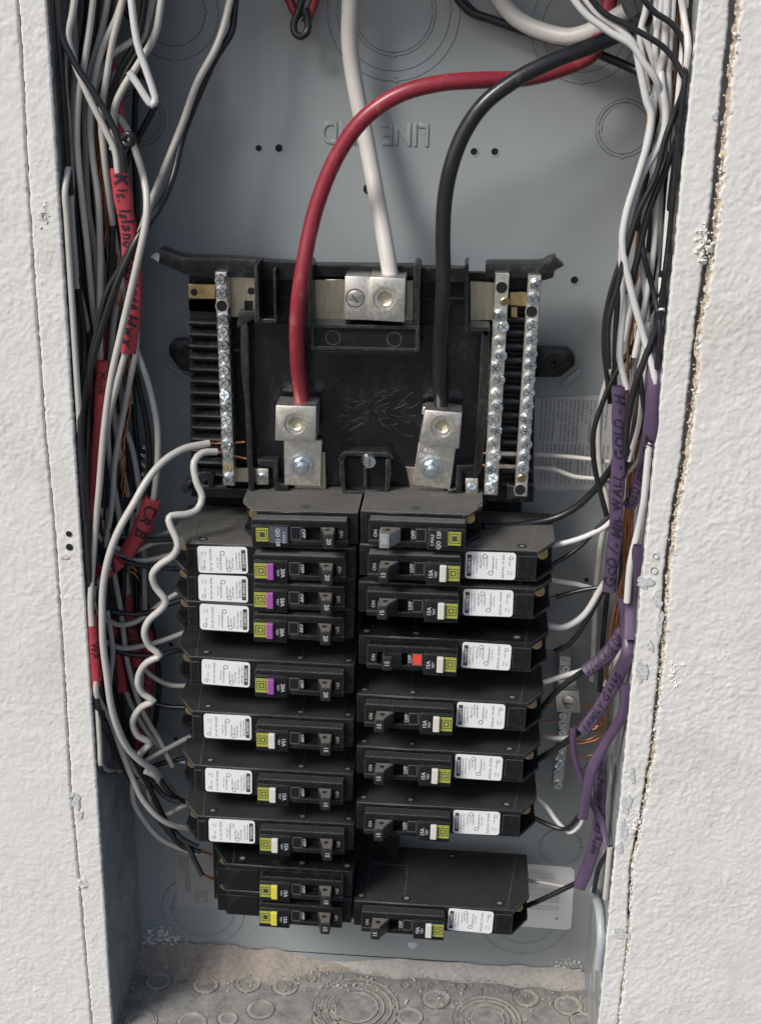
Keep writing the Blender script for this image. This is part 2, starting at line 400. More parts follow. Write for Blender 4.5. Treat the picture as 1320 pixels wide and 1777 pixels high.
for (x, y, rs) in ((683, 20, (66, 72, 97, 114)), (300, 20, (55, 78)), (1014, 48, (73, 92)), (1082, 223, (42, 48)), (240, 205, (38, 45)), (908, 1590, (57, 80)), (972, 1470, (36,)), (352, 1580, (52, 70)), (1035, 1345, (26,))):
    knockout(P0(x, y), [mm(r, x, y) for r in rs], back)
def fl(x, y):      # photo position on the bottom panel -> (X, Y)
    d = AF+AR*(x-660)/F_PX+AU*(888.5-y)/F_PX; q = CAM+d*(ZB-CZ)/d[2]; return q[:2]
for (x, y, rs) in ((275, 1703, (8.5, 10.)), (357, 1709, (8.5, 10.)), (430, 1707, (8.5, 10.)), (495, 1712, (8.5, 10)), (756, 1734, (9, 10.5)), (912, 1732, (8.5, 10)), (541, 1699, (2.2, 3.4)), (704, 1709, (2.2, 3.2)),
                   (618, 1748, (17, 22, 28, 33)), (845, 1770, (13, 17.5, 22, 26)), (452, 1752, (9, 10.5)), (245, 1772, (10, 12)), (333, 1775, (9.5, 11.)), (985, 1745, (9.5, 11)), (565, 1768, (8.5, 10)), (710, 1765, (8.5, 10)), (395, 1768, (6, 7.5)), (1010, 1772, (8, 9.5)), (800, 1712, (2.4, 3.4))):
    q = fl(x, y); knockout((q[0], q[1]), rs, bot, True, 'floor_ridge')
# dust banked along the back of the floor
def heap(pts, m, name, seedv):
    n = 240; rr = np.random.default_rng(seedv); vs = []; fs = []
    xs = np.linspace(pts[0][0], pts[-1][0], n)
    hh = np.interp(xs, [p[0] for p in pts], [p[1] for p in pts]); dd = np.interp(xs, [p[0] for p in pts], [p[2] for p in pts])
    jit = np.convolve(rr.normal(0, 1, n+60), np.hanning(33)/5, 'same')[30:n+30]+.12*np.convolve(rr.normal(0, 1, n+60), np.ones(9)/9, 'same')[30:n+30]
    for i in range(n):
        h = max(.15, hh[i]*(1+.16*jit[i])); d = max(1, dd[i]*(1+.2*jit[i]))
        for k in range(7):
            t = k/6; vs.append((xs[i], -1.3-d*t, ZB+.15+h*(1-t)**2.1))
        vs.append((xs[i], -1.3, ZB-.5))
    for i in range(n-1):
        for k in range(6): fs.append((8*i+k, 8*i+k+1, 8*i+8+k+1, 8*i+8+k))
    mb = MB(); mb.add(vs, fs); o = bpart(mb, name, m); o['kind'] = 'stuff'; return o
heap([(-W2, 9, 26), (-150, 13, 30), (-100, 12, 26), (-60, 9, 20), (-30, 4, 12), (0, .6, 3)], M['dust'], 'dust_bank', 3)
heap([(-70, .5, 3), (-40, 2, 4), (-5, 5, 8), (40, 9, 10), (100, 9, 11), (150, 10, 12), (W2, 7, 10)], M['pale_dust'], 'dust_bank', 4)
def chunks(n, pos, smin, smax, m, name, parent=None, label=None):
    vs = []; fs = []; rr = random.Random(n)
    for i in range(n):
        c = pos(rr); s_ = rr.uniform(smin, smax)*(1.6 if rr.random() < .12 else 1); o = len(vs)
        ax_ = (rr.uniform(.3, 1.5), rr.uniform(.3, 1), rr.uniform(.4, 1.2)); R_ = Matrix.Rotation(rr.uniform(0, 6.3), 3, Vector((rr.random()-.5, rr.random()-.5, rr.random()-.5)).normalized())
        for q in ((1, 0, 0), (-1, 0, 0), (0, 1, 0), (0, -1, 0), (0, 0, 1), (0, 0, -1)):
            v = Vector(q)*s_*rr.uniform(.6, 1.1); v = R_@Vector((v.x*ax_[0], v.y*ax_[1], v.z*ax_[2])); vs.append((c[0]+v.x, c[1]+v.y, c[2]+v.z))
        for t in ((0, 2, 4), (2, 1, 4), (1, 3, 4), (3, 0, 4), (2, 0, 5), (1, 2, 5), (3, 1, 5), (0, 3, 5)): fs.append(tuple(o+k for k in t))
    mb = MB(); mb.add(vs, fs); o = mb.build(name, m, parent, off=OFF, smooth=0); o['kind'] = 'stuff'; return o
def clump(x, y, rx, ry, Y=-1.):
    def f(r):
        a, d = r.uniform(0, 6.3), r.random()**.7
        return U(x+rx*d*math.cos(a)+r.gauss(0, 3), y+ry*d*math.sin(a)+r.gauss(0, 3), Y)
    return f
chunks(170, clump(285, 1628, 42, 20), .6, 2.0, M['crumb'], 'plaster_spatter', box)
chunks(200, clump(982, 1683, 26, 24), .35, 1.25, M['crumb'], 'plaster_spatter', box)
chunks(1500, lambda r: (r.uniform(-W2, W2), r.uniform(-90, -2), ZB+.3), .2, .7, M['pale_dust'], 'floor_grit', box)
chunks(700, lambda r: (r.uniform(-W2, W2), -6-abs(r.gauss(0, 16)), ZB+.8), .4, 1.6, M['pale_dust'], 'floor_grit', box)
chunks(60, clump(1090, 1700, 14, 50, -60), .3, .8, M['crumb'], 'plaster_spatter', box)
chunks(110, lambda r: (r.uniform(-170, 170), -.3, r.uniform(-440, 300)), .15, .5, M['crumb'], 'dust_specks', box)
b = MB()
for x, y, r in ((490, 1592, 9), (715, 1640, 9)):
    c = P0(x, y)
    poly = [(c[0]+mm(r)*(1+.3*math.sin(3*t))*math.cos(t), c[2]+mm(r)*.9*(1+.2*math.cos(5*t))*math.sin(t)) for t in np.linspace(0, 6.28, 15)[:-1]]
    b = MB(); b.prism(poly, -.25, 0, 'y'); bpart(b, 'paint_drip', mat('pale blue drip', (.50, .57, .62), .4))
b = MB()
for pts_ in ([(415, 1645), (428, 1618), (440, 1608), (462, 1592)], [(428, 1618), (426, 1600), (432, 1585)], [(446, 1604), (456, 1612)], [(505, 1640), (508, 1615), (512, 1600)], [(540, 900), (600, 930)]):
    if pts_[0][1] > 1000: tube(b, spline([U(x, y, -.05) for x, y in pts_], 3), .28, 5)
for k in range(5):
    x, y = random.uniform(340, 980), random.uniform(60, 420); a = random.uniform(-.6, .2); tube(b, spline([U(x, y, -.02), U(x+22*math.cos(a), y+22*math.sin(a), -.02)], 4), .1, 4)
q = bpart(b, 'scratches', M['pale_dust']); q['kind'] = 'stuff'
# screw holes
b = MB(); g = MB()
for x, y, r in ((449, 257, 5), (484, 257, 6), (822, 263, 5.5), (858, 263, 5.5), (640, 328, 9), (996, 486, 6), (1017, 1006, 4), (297, 1118, 4), (305, 1282, 4)):
    b = MB(); g = MB(); c = P0(x, y); b.cyl((c[0], c[2]), mm(r), -.12, 0, 20); g.ring((c[0], c[2]), mm(r)*1.0, mm(r)*1.4, -.35, 0, 24); bpart(b, 'screw_hole', M['dark']); bpart(g, 'hole_rim', M['enamel'])
# stamped lettering, upside down as the box was turned over
c = P0(651, 230)
cu = bpy.data.curves.new('t', 'FONT'); cu.body = 'LINE  END'; cu.size = .0195; cu.align_x = 'CENTER'; cu.align_y = 'CENTER'; cu.extrude = .0002; cu.bevel_depth = .0004; cu.bevel_resolution = 1; cu.fill_mode = 'BOTH'
ot = bpy.data.objects.new('t', cu); COL.objects.link(ot)
me = bpy.data.meshes.new_from_object(ot.evaluated_get(bpy.context.evaluated_depsgraph_get())); bpy.data.objects.remove(ot)
me.transform(Matrix(((-.78, 0, 0, c[0]*MM), (0, 0, -1, -.0003), (0, -1, 0, (c[2]-ZB)*MM), (0, 0, 0, 1)))); me.materials.clear(); me.materials.append(M['enamel'])
ot = bpy.data.objects.new('stamped_lettering', me); COL.objects.link(ot); ot.parent = box
# stickers on the back plate
def lines(mb, o, ex, ey, w_, h_, rows, seedv, ch, gap=.5):
    """rows of small print filling a w x h field (origin = top left)"""
    rr = random.Random(seedv); ws = ['DANGER', 'hazardous', 'voltage', 'power', 'supply', 'the', 'wire', 'breaker', 'listed', 'use', 'only', 'copper', 'or', 'aluminum', 'torque', 'panel', 'load', 'center', 'neutral', 'with', 'type', 'circuit', 'before', 'working', 'inside', 'and', 'all', '60/75 C', '120/240 V', 'max.']
    for i in range(rows):
        t = ''; full = rr.random()
        n = ch if full > .25 else int(ch*rr.uniform(.3, .8))
        while len(t) < n: t += rr.choice(ws)+' '
        t = t[:n].strip(); v_, f_ = text_mesh(t)
        if not len(v_): continue
        wid = v_[:, 0].max()-v_[:, 0].min(); sz = h_/rows*.82; sc = min(1., w_*(n/ch)/(wid*sz))
        ctr = np.array(o)+np.array(ex)*(w_*(n/ch)/2)-np.array(ey)*(h_/rows*(i+.5))
        mb.add([ctr+sz*(p[0]*sc*np.array(ex)+p[1]*np.array(ey)) for p in v_], f_)
def sticker(name, px, Yf, m, blocks, lab, pm='black_print'):
    mb = MB(); Q = [U(x, y, Yf)[[0, 2]] for x, y in px]; P_ = []
    for i in range(len(Q)):                 # rounded corners
        a, c, d = Q[i-1], Q[i], Q[(i+1) % len(Q)]
        for t in (0, .5, 1):
            u1 = c+(a-c)/np.linalg.norm(a-c)*3*(1-t)+(d-c)/np.linalg.norm(d-c)*3*t; P_.append(tuple(c*.15+u1*.85 if t == .5 else u1))
    mb.prism(P_, Yf, Yf+.25, 'y'); o = mb.build(name, M[m], back, off=OFF, smooth=0); o['label'] = lab
    tp = MB()
    for (x, y, ex, ey, w_, h_, rows, sv, ch) in blocks: lines(tp, U(x, y, Yf-.08), ex, ey, w_, h_, rows, sv, ch)
    tp.build('small_print', M[pm], o, off=OFF, smooth=0, fix=False)
X_, Z_ = (1, 0, 0), (0, 0, 1); nX, nZ = (-1, 0, 0), (0, 0, -1)
sticker('warning_sticker', [(922, 692), (1062, 685), (1062, 850), (926, 851)], -.4, 'plate_sticker',
        [(1058, 696, nZ, X_, 30, 47, 17, 1, 34), (1058, 774, nZ, X_, 29, 47, 17, 2, 32)], 'silver instruction sticker behind the right neutral bars')
sticker('warning_sticker', [(880, 1496), (997, 1506), (990, 1614), (880, 1606)], -.4, 'sticker',
        [(905, 1508, X_, Z_, 28, 8, 4, 3, 34), (915, 1530, X_, Z_, 26, 26, 11, 4, 40)], 'white instruction sticker beside the lowest right breaker', 'steel_blue')
sticker('warning_sticker', [(305, 1478), (400, 1480), (400, 1574), (307, 1572)], -.4, 'old_sticker',
        [(329, 1484, nZ, X_, 35, 9, 4, 5, 44), (362, 1545, nZ, X_, 12, 12, 5, 6, 16)], 'grey instruction sticker beside the lowest left breaker')

# painted flanges and the wall: relief of the orange-peel texture as geometry
def vnoise(X, Z, sc, seedv):
    r = np.random.default_rng(seedv); G = r.random((257, 257)); x, z = X/sc, Z/sc; xi, zi = np.floor(x).astype(int), np.floor(z).astype(int)
    fx, fz = x-xi, z-zi; fx = fx*fx*(3-2*fx); fz = fz*fz*(3-2*fz); g = lambda i, j: G[i % 257, j % 257]
    return (g(xi, zi)*(1-fx)+g(xi+1, zi)*fx)*(1-fz)+(g(xi, zi+1)*(1-fx)+g(xi+1, zi+1)*fx)*fz
def peel(X, Z):
    w1 = vnoise(X, Z, 7, 5)*3; w2 = vnoise(X, Z, 6, 6)*3
    a = vnoise(X+w1, Z+w2, 2.7, 1); b_ = vnoise(X-w2, Z+w1, 1.6, 2); c_ = vnoise(X, Z, 26, 3); d_ = vnoise(X+w2, Z, 6.5, 4)
    big = vnoise(X, Z, 40, 12)
    return ((np.clip(a, .4, .75)-.4)*1.1+.55*b_+.4*d_)*(.6+.8*big)+.8*c_+.25*vnoise(X, Z, 1.1, 9)
def relief(fa, fb, z0, z1, step, Y0, amp, edge_a=True, edge_b=True, seedv=1, rag=(.3, .3), back_=6.):
    """sheet between the borders X=fa(z) and X=fb(z); its worn edges turn back into the wall"""
    nz = int((z1-z0)/step)+1; Z1 = np.linspace(z0, z1, nz); A = np.array([fa(z) for z in Z1]); B = np.array([fb(z) for z in Z1])
    A = A+rag[0]*(vnoise(Z1*0, Z1, 3, seedv)+vnoise(Z1*0+9, Z1, 1.2, seedv+3)*.7-.85)*2; B = B+rag[1]*(vnoise(Z1*0+5, Z1, 3, seedv+1)+vnoise(Z1*0+3, Z1, 1.2, seedv+2)*.7-.85)*2
    nx = int(abs(B-A).max()/step)+1; T = np.linspace(0, 1, nx)
    X = A[:, None]+(B-A)[:, None]*T[None, :]; Z = np.repeat(Z1[:, None], nx, 1)
    Y = Y0-amp*(peel(X, Z)-.8)
    da = (X-A[:, None])*np.sign(B-A)[:, None]; db = (B[:, None]-X)*np.sign(B-A)[:, None]
    for on, d in ((edge_a, da), (edge_b, db)):
        if on: Y = Y+1.0*np.clip(1-d/1.3, 0, 1)**2
    cols = [np.stack([X, Y, Z], -1)]
    V = cols[0]
    if edge_a: s_ = V[:, :1].copy(); s_[:, :, 1] = Y0+back_; V = np.concatenate([s_, V], 1)
    if edge_b: s_ = V[:, -1:].copy(); s_[:, :, 1] = Y0+back_; V = np.concatenate([V, s_], 1)
    n2 = V.shape[1]; idx = np.arange(nz*n2).reshape(nz, n2)
    Fq = np.stack([idx[:-1, :-1], idx[:-1, 1:], idx[1:, 1:], idx[1:, :-1]], -1).reshape(-1, 4)
    return V.reshape(-1, 3), Fq
def sheet(name, parts, mats, parent=None):
    V = []; Fs = []; mi = []; o = 0
    for k, ((v, f), m_) in enumerate(parts): V.append(v); Fs.append(f+o); o += len(v); mi += [m_]*len(f)
    V = (np.concatenate(V)-np.array(OFF))*MM; Fs = np.concatenate(Fs)
    me = bpy.data.meshes.new(name); me.vertices.add(len(V)); me.vertices.foreach_set('co', V.ravel()); me.loops.add(Fs.size); me.loops.foreach_set('vertex_index', Fs.ravel())
    me.polygons.add(len(Fs)); me.polygons.foreach_set('loop_start', np.arange(len(Fs))*4)
    for m_ in mats: me.materials.append(m_)
    me.polygons.foreach_set('material_index', mi); me.update(); me.validate(); me.shade_smooth()
    ob = bpy.data.objects.new(name, me); COL.objects.link(ob); 
    if parent is not None: ob.parent = parent
    else: ob.location = [c*MM for c in OFF]
    return ob
YF = -DEP
def border(pts, Y):
    q = sorted([(U(x, y, Y)[2], U(x, y, Y)[0]) for x, y in pts]); zz = [a for a, _ in q]; xx = [c_ for _, c_ in q]
    def f(z):
        if z < zz[0]: return xx[0]+(z-zz[0])*.0
        return float(np.interp(z, zz, xx))
    return f
cl = border([(33, 20), (40, 120), (50, 330), (64, 540), (80, 760), (94, 900), (108, 1100), (124, 1380), (133, 1470), (141, 1560), (160, 1777)], YF)
cr_ = border([(1264, 20), (1250, 160), (1228, 400), (1205, 560), (1180, 800), (1162, 900), (1150, 1000), (1140, 1180), (1128, 1300), (1112, 1400), (1092, 1500), (1087, 1640), (1071, 1777)], YF)
gapw = lambda z: float(np.interp(z, [-480, -380, -300, -150, -120, 60, 70, 100, 300], [.4, .9, 2.0, 2.9, 3.6, 5.2, 3.0, 5.0, 5.8]))
fl_l = sheet('flange', [(relief(lambda z: cl(z)+.5, lambda z: -W2, ZB-20, ZT+10, .7, YF, .5, True, True, 11, (.35, .15), 3), 0)], [M['paint']], box)
fl_r = sheet('flange', [(relief(lambda z: W2, lambda z: cr_(z), ZB-20, ZT+10, .7, YF, .5, True, True, 21, (.15, .5), 3), 0)], [M['paint']], box)
b = MB(); b.box(-W2-22, W2+22, YF, YF+1.5, ZB-24, ZB-1.5, .4); bpart(b, 'flange', M['paint'])
b = MB(); b.box(-W2-22, W2+22, YF, YF+1.5, ZT+1.5, ZT+14, .4); bpart(b, 'flange', M['paint'])
wl = relief(lambda z: -330, lambda z: cl(z)-.35, ZB-110, ZT+70, .8, YF, .54, False, True, 31, (0, .35), 8)
wr = relief(lambda z: cr_(z)+gapw(z), lambda z: 330, ZB-110, ZT+70, .8, YF, .54, True, False, 41, (.9, 0), 8)
wall = sheet('wall', [(wl, 0), (wr, 0)], [M['paint']]); tag(wall, 'white textured wall around the recessed box', kind='structure')
# drywall core showing in the right joint, and what lies behind it
vq, fq = relief(lambda z: cr_(z)+gapw(z)*.58, lambda z: cr_(z)+gapw(z)+1.5, ZB-20, ZT+10, .7, YF+2.4, 1.8, False, False, 51, (.8, .3))
tn = sheet('drywall_core', [((vq, fq), 0)], [M['tan']], None); tag(tn, 'crumbling tan drywall edge in the open joint right of the box', kind='structure')
b = MB(); b.box(-330, 330, YF+8, YF+10, ZT+16, ZT+70); b.box(-330, 330, YF+8, YF+10, ZB-110, ZB-26); b.box(-330, -W2-3, YF+8, YF+10, ZB-26, ZT+16); b.box(W2+3, 330, YF+14, YF+16, ZB-26, ZT+16)
b.box(-W2-30, W2+30, YF+1.6, YF+3, ZT+12, ZT+70); b.box(-W2-60, W2+60, YF+1.6, YF+3, ZB-110, ZB-22)
q = b.build('wall_backing', M['crumb'], None, off=OFF); tag(q, 'plasterboard behind the painted wall surface', kind='structure')
def along(f, g, dz, dx):
    return lambda r: ((lambda z: (f(z)+g(z)*r.uniform(*dx), YF+r.uniform(-.6, .8), z))(r.uniform(*dz)))
chunks(520, along(cr_, gapw, (-470, 280), (.35, 1.35)), .3, 1.15, M['crumb'], 'joint_crumbs', box)
chunks(340, along(cr_, gapw, (-400, 100), (.1, 1.2)), .3, .95, M['tan'], 'joint_crumbs', box)
chunks(60, clump(1222, 425, 14, 34, YF-.6), .9, 2.4, M['crumb'], 'joint_crumbs', box)
chunks(34, clump(1172, 1165, 12, 34, YF-.2), .6, 2.4, M['crumb'], 'joint_crumbs', box)
chunks(55, clump(1100, 1430, 12, 26, YF-.3), .6, 1.7, M['crumb'], 'joint_crumbs', box)
chunks(30, clump(142, 1533, 9, 10, YF-.6), .8, 2.2, M['crumb'], 'joint_crumbs', box)
chunks(24, clump(76, 375, 4, 26, YF-.3), .8, 2.0, M['crumb'], 'joint_crumbs', box)
chunks(60, along(cl, lambda z: 1, (-470, 100), (-.8, .8)), .2, .6, M['tan'], 'joint_crumbs', box)
# chips where the grey enamel shows through the paint, and mounting holes in the flange
def chip(px, py, rx, ry, sd_):
    r = random.Random(sd_); c = U(px, py, YF); k = PXMM(px, py, YF); P_ = []
    ph = [r.uniform(0, 6) for _ in range(4)]
    for i in range(30):
        t = 2*math.pi*i/30; q = 1+.22*math.sin(2*t+ph[0])+.18*math.sin(3*t+ph[1])+.12*math.sin(5*t+ph[2])+.1*math.sin(9*t+ph[3]); P_.append((c[0]+rx*k*q*math.cos(t), c[2]+ry*k*q*math.sin(t)))
    return P_
CHIP = mat('scraped enamel', (.36, .40, .42), .6, var=.3, vscale=500, dust=(.7, .68, .65), dustamt=.5, dscale=500)
for i, a in enumerate(((133, 1392, 8, 12), (139, 1414, 5, 8), (126, 1378, 5, 4), (112, 966, 6, 4), (1118, 1010, 12, 12), (1140, 1038, 9, 14), (1143, 1085, 7, 22), (1112, 1165, 9, 22), (1086, 1395, 7, 22), (1081, 1440, 6, 20), (1076, 1620, 14, 10), (1127, 1120, 5, 10), (1096, 1345, 4, 16), (1074, 1470, 5, 14), (1240, 200, 4, 9))):
    b = MB(); b.prism(chip(*a, i), YF-1.0, YF-.3, 'y', mi=0); bpart(b, 'bare_enamel_chip', CHIP, smooth=0)
for x, y, r, m_ in ((120, 926, 5, 'dark'), (121, 949, 6, 'dark'), (1137, 965, 5, 'dark'), (1134, 990, 6, 'dark')):
    c = U(x, y, YF); k = PXMM(x, y, YF); b = MB(); b.cyl((c[0], c[2]), r*k, YF-.66, YF-.2, 20); o = bpart(b, 'mounting_hole', M[m_])
    if x > 500: g = MB(); g.cyl((c[0]+.3, c[2]-.2), r*k*.9, YF-1.5, YF-.3, 16, .5); g.build('painted_screw', M['paint'], o, off=OFF)

# unseen dark ground, added for bounce light and reflections in the metal
b = MB(); b.box(-6000, 6000, -9000, 60, -1420, -1400); q = b.build('ground', mat('asphalt pavement', (.12, .12, .118), .85, var=.15, vscale=3), None, off=(0, 0, -1400)); tag(q, 'asphalt pavement below the box, added out of view', kind='structure')
# ------------------------------------------------------------------ screws and small metal bits
def screw_head(mb, c, r, yf, h, slot='cross', ang=0., tilt=0.):
    """round head with recessed slot; c = (x, z) ; front at depth yf"""
    n = 18; mb.cyl(c, r, yf+.25*h, yf+h, n, 0, mi=0); mb.cyl(c, r*.82, yf, yf+.25*h+.01, n, 0, r2=r, mi=0)
    for k in range(2 if slot == 'cross' else 1):
        a = ang+k*math.pi/2; dx, dz = math.cos(a)*r*.62, math.sin(a)*r*.62; ex, ez = -math.sin(a)*r*.085, math.cos(a)*r*.085
        mb.prism([(c[0]-dx-ex, c[1]-dz-ez), (c[0]+dx-ex, c[1]+dz-ez), (c[0]+dx+ex, c[1]+dz+ez), (c[0]-dx+ex, c[1]-dz+ez)], yf-.12, yf+.1, 'y', mi=1)
def screw(parent, c, r, yf, h, off, slot='cross', ang=0., m='zinc', name='screw'):
    b = MB(); screw_head(b, c, r, yf, h, slot, ang); o = b.build(name, [M[m], M['alu_dark']], parent, off=off, smooth=40)
    a1, a2 = random.gauss(0, .12), random.gauss(0, .12)     # each sits a little askew
    P = Vector([(c[0]-off[0])*MM, (yf+h-off[1])*MM, (c[1]-off[2])*MM]); o.matrix_basis = Matrix.Translation(P)@Matrix.Rotation(a1, 4, 'X')@Matrix.Rotation(a2, 4, 'Z')@Matrix.Translation(-P)
    return o

# ------------------------------------------------------------------ black load centre base
BO = tuple(U(635, 650, -18)); base = empty('panel_interior', BO)
tag(base, 'black plastic interior base with glossy well behind the red and black main cables', 'panel interior')
def bs(name, m, items, parent=None, **k):
    b = MB()
    for px, yf, yb, *r in items: b.slab(px, yf, yb, *(r or [.5]))
    return b.build(name, M[m] if isinstance(m, str) else m, parent or base, off=BO, **k)
bs('base_plate', 'plastic', [([(328, 468), (930, 474), (925, 872), (332, 862)], -36, -30)])
bs('mounting_pan', 'plastic', [([(352, 855), (905, 870), (902, 915), (880, 1440), (605, 1440), (600, 1570), (372, 1560)], -13, -5)])
bs('centre_rail', 'plastic', [([(545, 858), (700, 862), (690, 1600), (548, 1590)], -34, -12)])
bs('corner_horn', 'plastic_grey', [([(262, 446), (268, 441), (278, 431), (300, 441), (321, 447), (356, 447), (414, 449), (446, 452), (446, 482), (356, 482), (322, 477), (281, 459)], -47, -34, .8)])
bs('corner_horn', 'plastic_grey', [([(842, 458), (850, 456), (914, 456), (942, 455), (953, 448), (965, 445), (966, 452), (979, 461), (962, 470), (960, 482), (941, 488), (911, 482), (842, 482)], -47, -34, .8)])
bs('torn_tip', 'plate_sticker', [([(260, 446), (270, 438), (277, 441), (276, 455), (270, 452)], -48.2, -42, .3)])
bs('top_rim', 'plastic', [([(446, 452), (542, 458), (542, 486), (446, 486)], -45, -34), ([(540, 460), (728, 462), (728, 480), (540, 480)], -46, -34), ([(728, 465), (806, 466), (806, 490), (728, 490)], -45, -34)])
for i in range(15):          # ribs along the left edge
    y = 548+i*20.2
    b = MB(); x0, x1 = 329+i*.6, 378+i*.7
    c0 = U(x0, y, -40); c1 = U(x1+6, y+1, -40); n = 8; pr = [( -35-9*math.sin(math.pi*k/n)**.7, c0[2]-7.6*(k/n)) for k in range(n+1)]
    b.prism(pr, c0[0], c1[0], 'x'); b.build('rib', M['plastic_grey'], base, off=BO)
for i in range(14):          # and between the right bars
    y = 520+i*24
    b = MB(); c0 = U(872, y, -40); c1 = U(925, y+1, -40); n = 8; pr = [(-35-5*math.sin(math.pi*k/n)**.7, c0[2]-8.5*(k/n)) for k in range(n+1)]
    b.prism(pr, c0[0], c1[0], 'x'); b.build('rib', M['plastic'], base, off=BO)
# glossy well
bs('well_floor', 'gloss', [([(432, 560), (842, 565), (820, 846), (444, 840)], -38.5, -35, .3)])
WL = [([(417, 566), (428, 560), (431, 570), (433, 700), (441, 850), (431, 851), (425, 700), (418, 640)], -50, -36, .8),
      ([(414, 540), (446, 540), (446, 553), (432, 558), (418, 572), (411, 566)], -50, -36, .8),
      ([(835, 570), (850, 574), (848, 700), (836, 815), (826, 828), (820, 824), (829, 700)], -50, -36, .8),
      ([(808, 566), (842, 568), (850, 576), (843, 588), (835, 578), (808, 575)], -50, -36, .8),
      ([(405, 605), (428, 605), (428, 611), (405, 611)], -46, -36, .5), ([(845, 612), (865, 612), (865, 618), (845, 618)], -46, -36, .5),
      ([(447, 797), (482, 799), (482, 838), (500, 845), (500, 853), (476, 851), (473, 812), (447, 807)], -48, -36, .7),
      ([(792, 808), (830, 806), (830, 812), (802, 817), (800, 856), (776, 858), (776, 851), (790, 848)], -48, -36, .7)]
for it in WL: bs('well_wall', 'plastic_grey', [it])
bs('ledge', 'plastic', [([(352, 846), (470, 850), (468, 866), (354, 862)], -46, -34), ([(770, 862), (842, 866), (842, 876), (770, 872)], -46, -34)])
bs('broken_clip', 'plastic_grey', [([(314, 845), (322, 836), (334, 832), (334, 838), (326, 846), (330, 852), (320, 858), (313, 852)], -46, -38, .6)])
bs('broken_clip', 'plastic_grey', [([(346, 822), (356, 818), (372, 822), (370, 846), (362, 846), (360, 834), (350, 838)], -46, -38, .6)])
bs('broken_clip', 'plastic_grey', [([(878, 840), (900, 846), (918, 850), (919, 862), (910, 866), (906, 876), (900, 864), (880, 868)], -48, -36, .6)])
rs_ = random.Random(3); b = MB()
for k in range(150):        # feathery scuffs in the glossy floor, fanning out from the middle
    a = rs_.choice((1, -1))*rs_.uniform(.15, 1.35)+rs_.choice((0, 0, math.pi)); r0 = rs_.uniform(14, 95); cx, cy = 642+.55*r0*math.sin(a)*1.6, 705-r0*math.cos(a)*.75+rs_.uniform(-18, 18)
    if not 450 < cx < 820 or not 622 < cy < 782: continue
    tl = rs_.uniform(6, 22); ta = a+rs_.uniform(-.5, .5); pts_ = [U(cx+tl*t*math.sin(ta)*1.1, cy-tl*t*math.cos(ta)+2.5*math.sin(3*t+k), -38.55) for t in (-.5, -.2, .15, .5)]
    tube(b, spline(pts_, 2.5), rs_.uniform(.10, .24), 4)
q = b.build('scuff_marks', M['scuff'], base, off=BO, smooth=0); q['kind'] = 'stuff'
# end channels and the middle cubby
bs('channel_wall', 'plastic_grey', [([(441, 462), (447, 456), (451, 556), (442, 560)], -62, -36, .5), ([(442, 553), (480, 554), (480, 561), (442, 561)], -60, -36, .5), ([(474, 466), (479, 466), (480, 556), (475, 556)], -52, -36, .4)])
bs('channel_wall', 'plastic_grey', [([(806, 462), (813, 458), (812, 578), (804, 575)], -62, -36, .5), ([(806, 566), (850, 568), (850, 576), (806, 575)], -60, -36, .5)])
for it in [([(452, 485), (476, 485), (476, 552), (452, 552)], -39, -36), ([(480, 512), (500, 513), (500, 518), (480, 517)], -40, -36, .3), ([(728, 516), (757, 517), (757, 521), (728, 520)], -40, -36, .3), ([(780, 516), (806, 517), (806, 521), (780, 520)], -40, -36, .3)]: bs('channel_web', 'plastic', [it])
bs('cubby_wall', 'plastic_grey', [([(534, 456), (541, 462), (544, 572), (536, 572)], -60, -36, .5)])
bs('cubby_wall', 'plastic_grey', [([(717, 463), (722, 458), (730, 464), (728, 574), (718, 574)], -60, -36, .5)])
bs('cubby_shelf', 'plastic_grey', [([(538, 563), (728, 566), (728, 572), (538, 569)], -62, -36, .4), ([(539, 569), (545, 569), (545, 604), (539, 604)], -62, -36, .4), ([(721, 571), (728, 571), (728, 608), (721, 608)], -62, -36, .4), ([(539, 601), (728, 605), (728, 611), (539, 607)], -62, -36, .4)])
bs('cubby_front', 'plastic', [([(544, 568), (723, 571), (723, 606), (544, 603)], -59, -36, .3)])
bs('cubby_lip', 'plastic_grey', [([(560, 608), (727, 610), (726, 618), (562, 616)], -54, -38, 1.0)])
b = MB()
for x, y in ((578, 586), (684, 589)):
    c = U(x, y, -59); b.ring((c[0], c[2]), 4.2, 5.0, -59.35, -59, 24)
b.build('moulding_mark', M['plastic_grey'], base, off=BO)
# screw post in the middle
SP = [([(586, 800), (590, 789), (599, 783), (672, 785), (681, 791), (683, 797), (676, 799), (668, 793), (602, 791), (595, 802)], -50, -36, .7),
      ([(590, 800), (597, 800), (600, 856), (594, 856), (588, 820)], -50, -36, .6), ([(669, 798), (677, 798), (679, 822), (674, 858), (668, 858)], -50, -36, .6),
      ([(594, 852), (674, 853), (674, 861), (594, 860)], -50, -36, .7), ([(631, 812), (637, 812), (637, 852), (631, 852)], -44, -36, .4)]
for it in SP: bs('screw_post_wall', 'plastic_grey', [it])
bs('screw_post_floor', 'gloss', [([(597, 795), (670, 796), (670, 853), (597, 852)], -41, -36, .2)])
c = U(634, 801, -54); screw(base, (c[0], c[2]), 5.0, -54, 16, BO, 'slot', 1.57, name='retaining_screw')
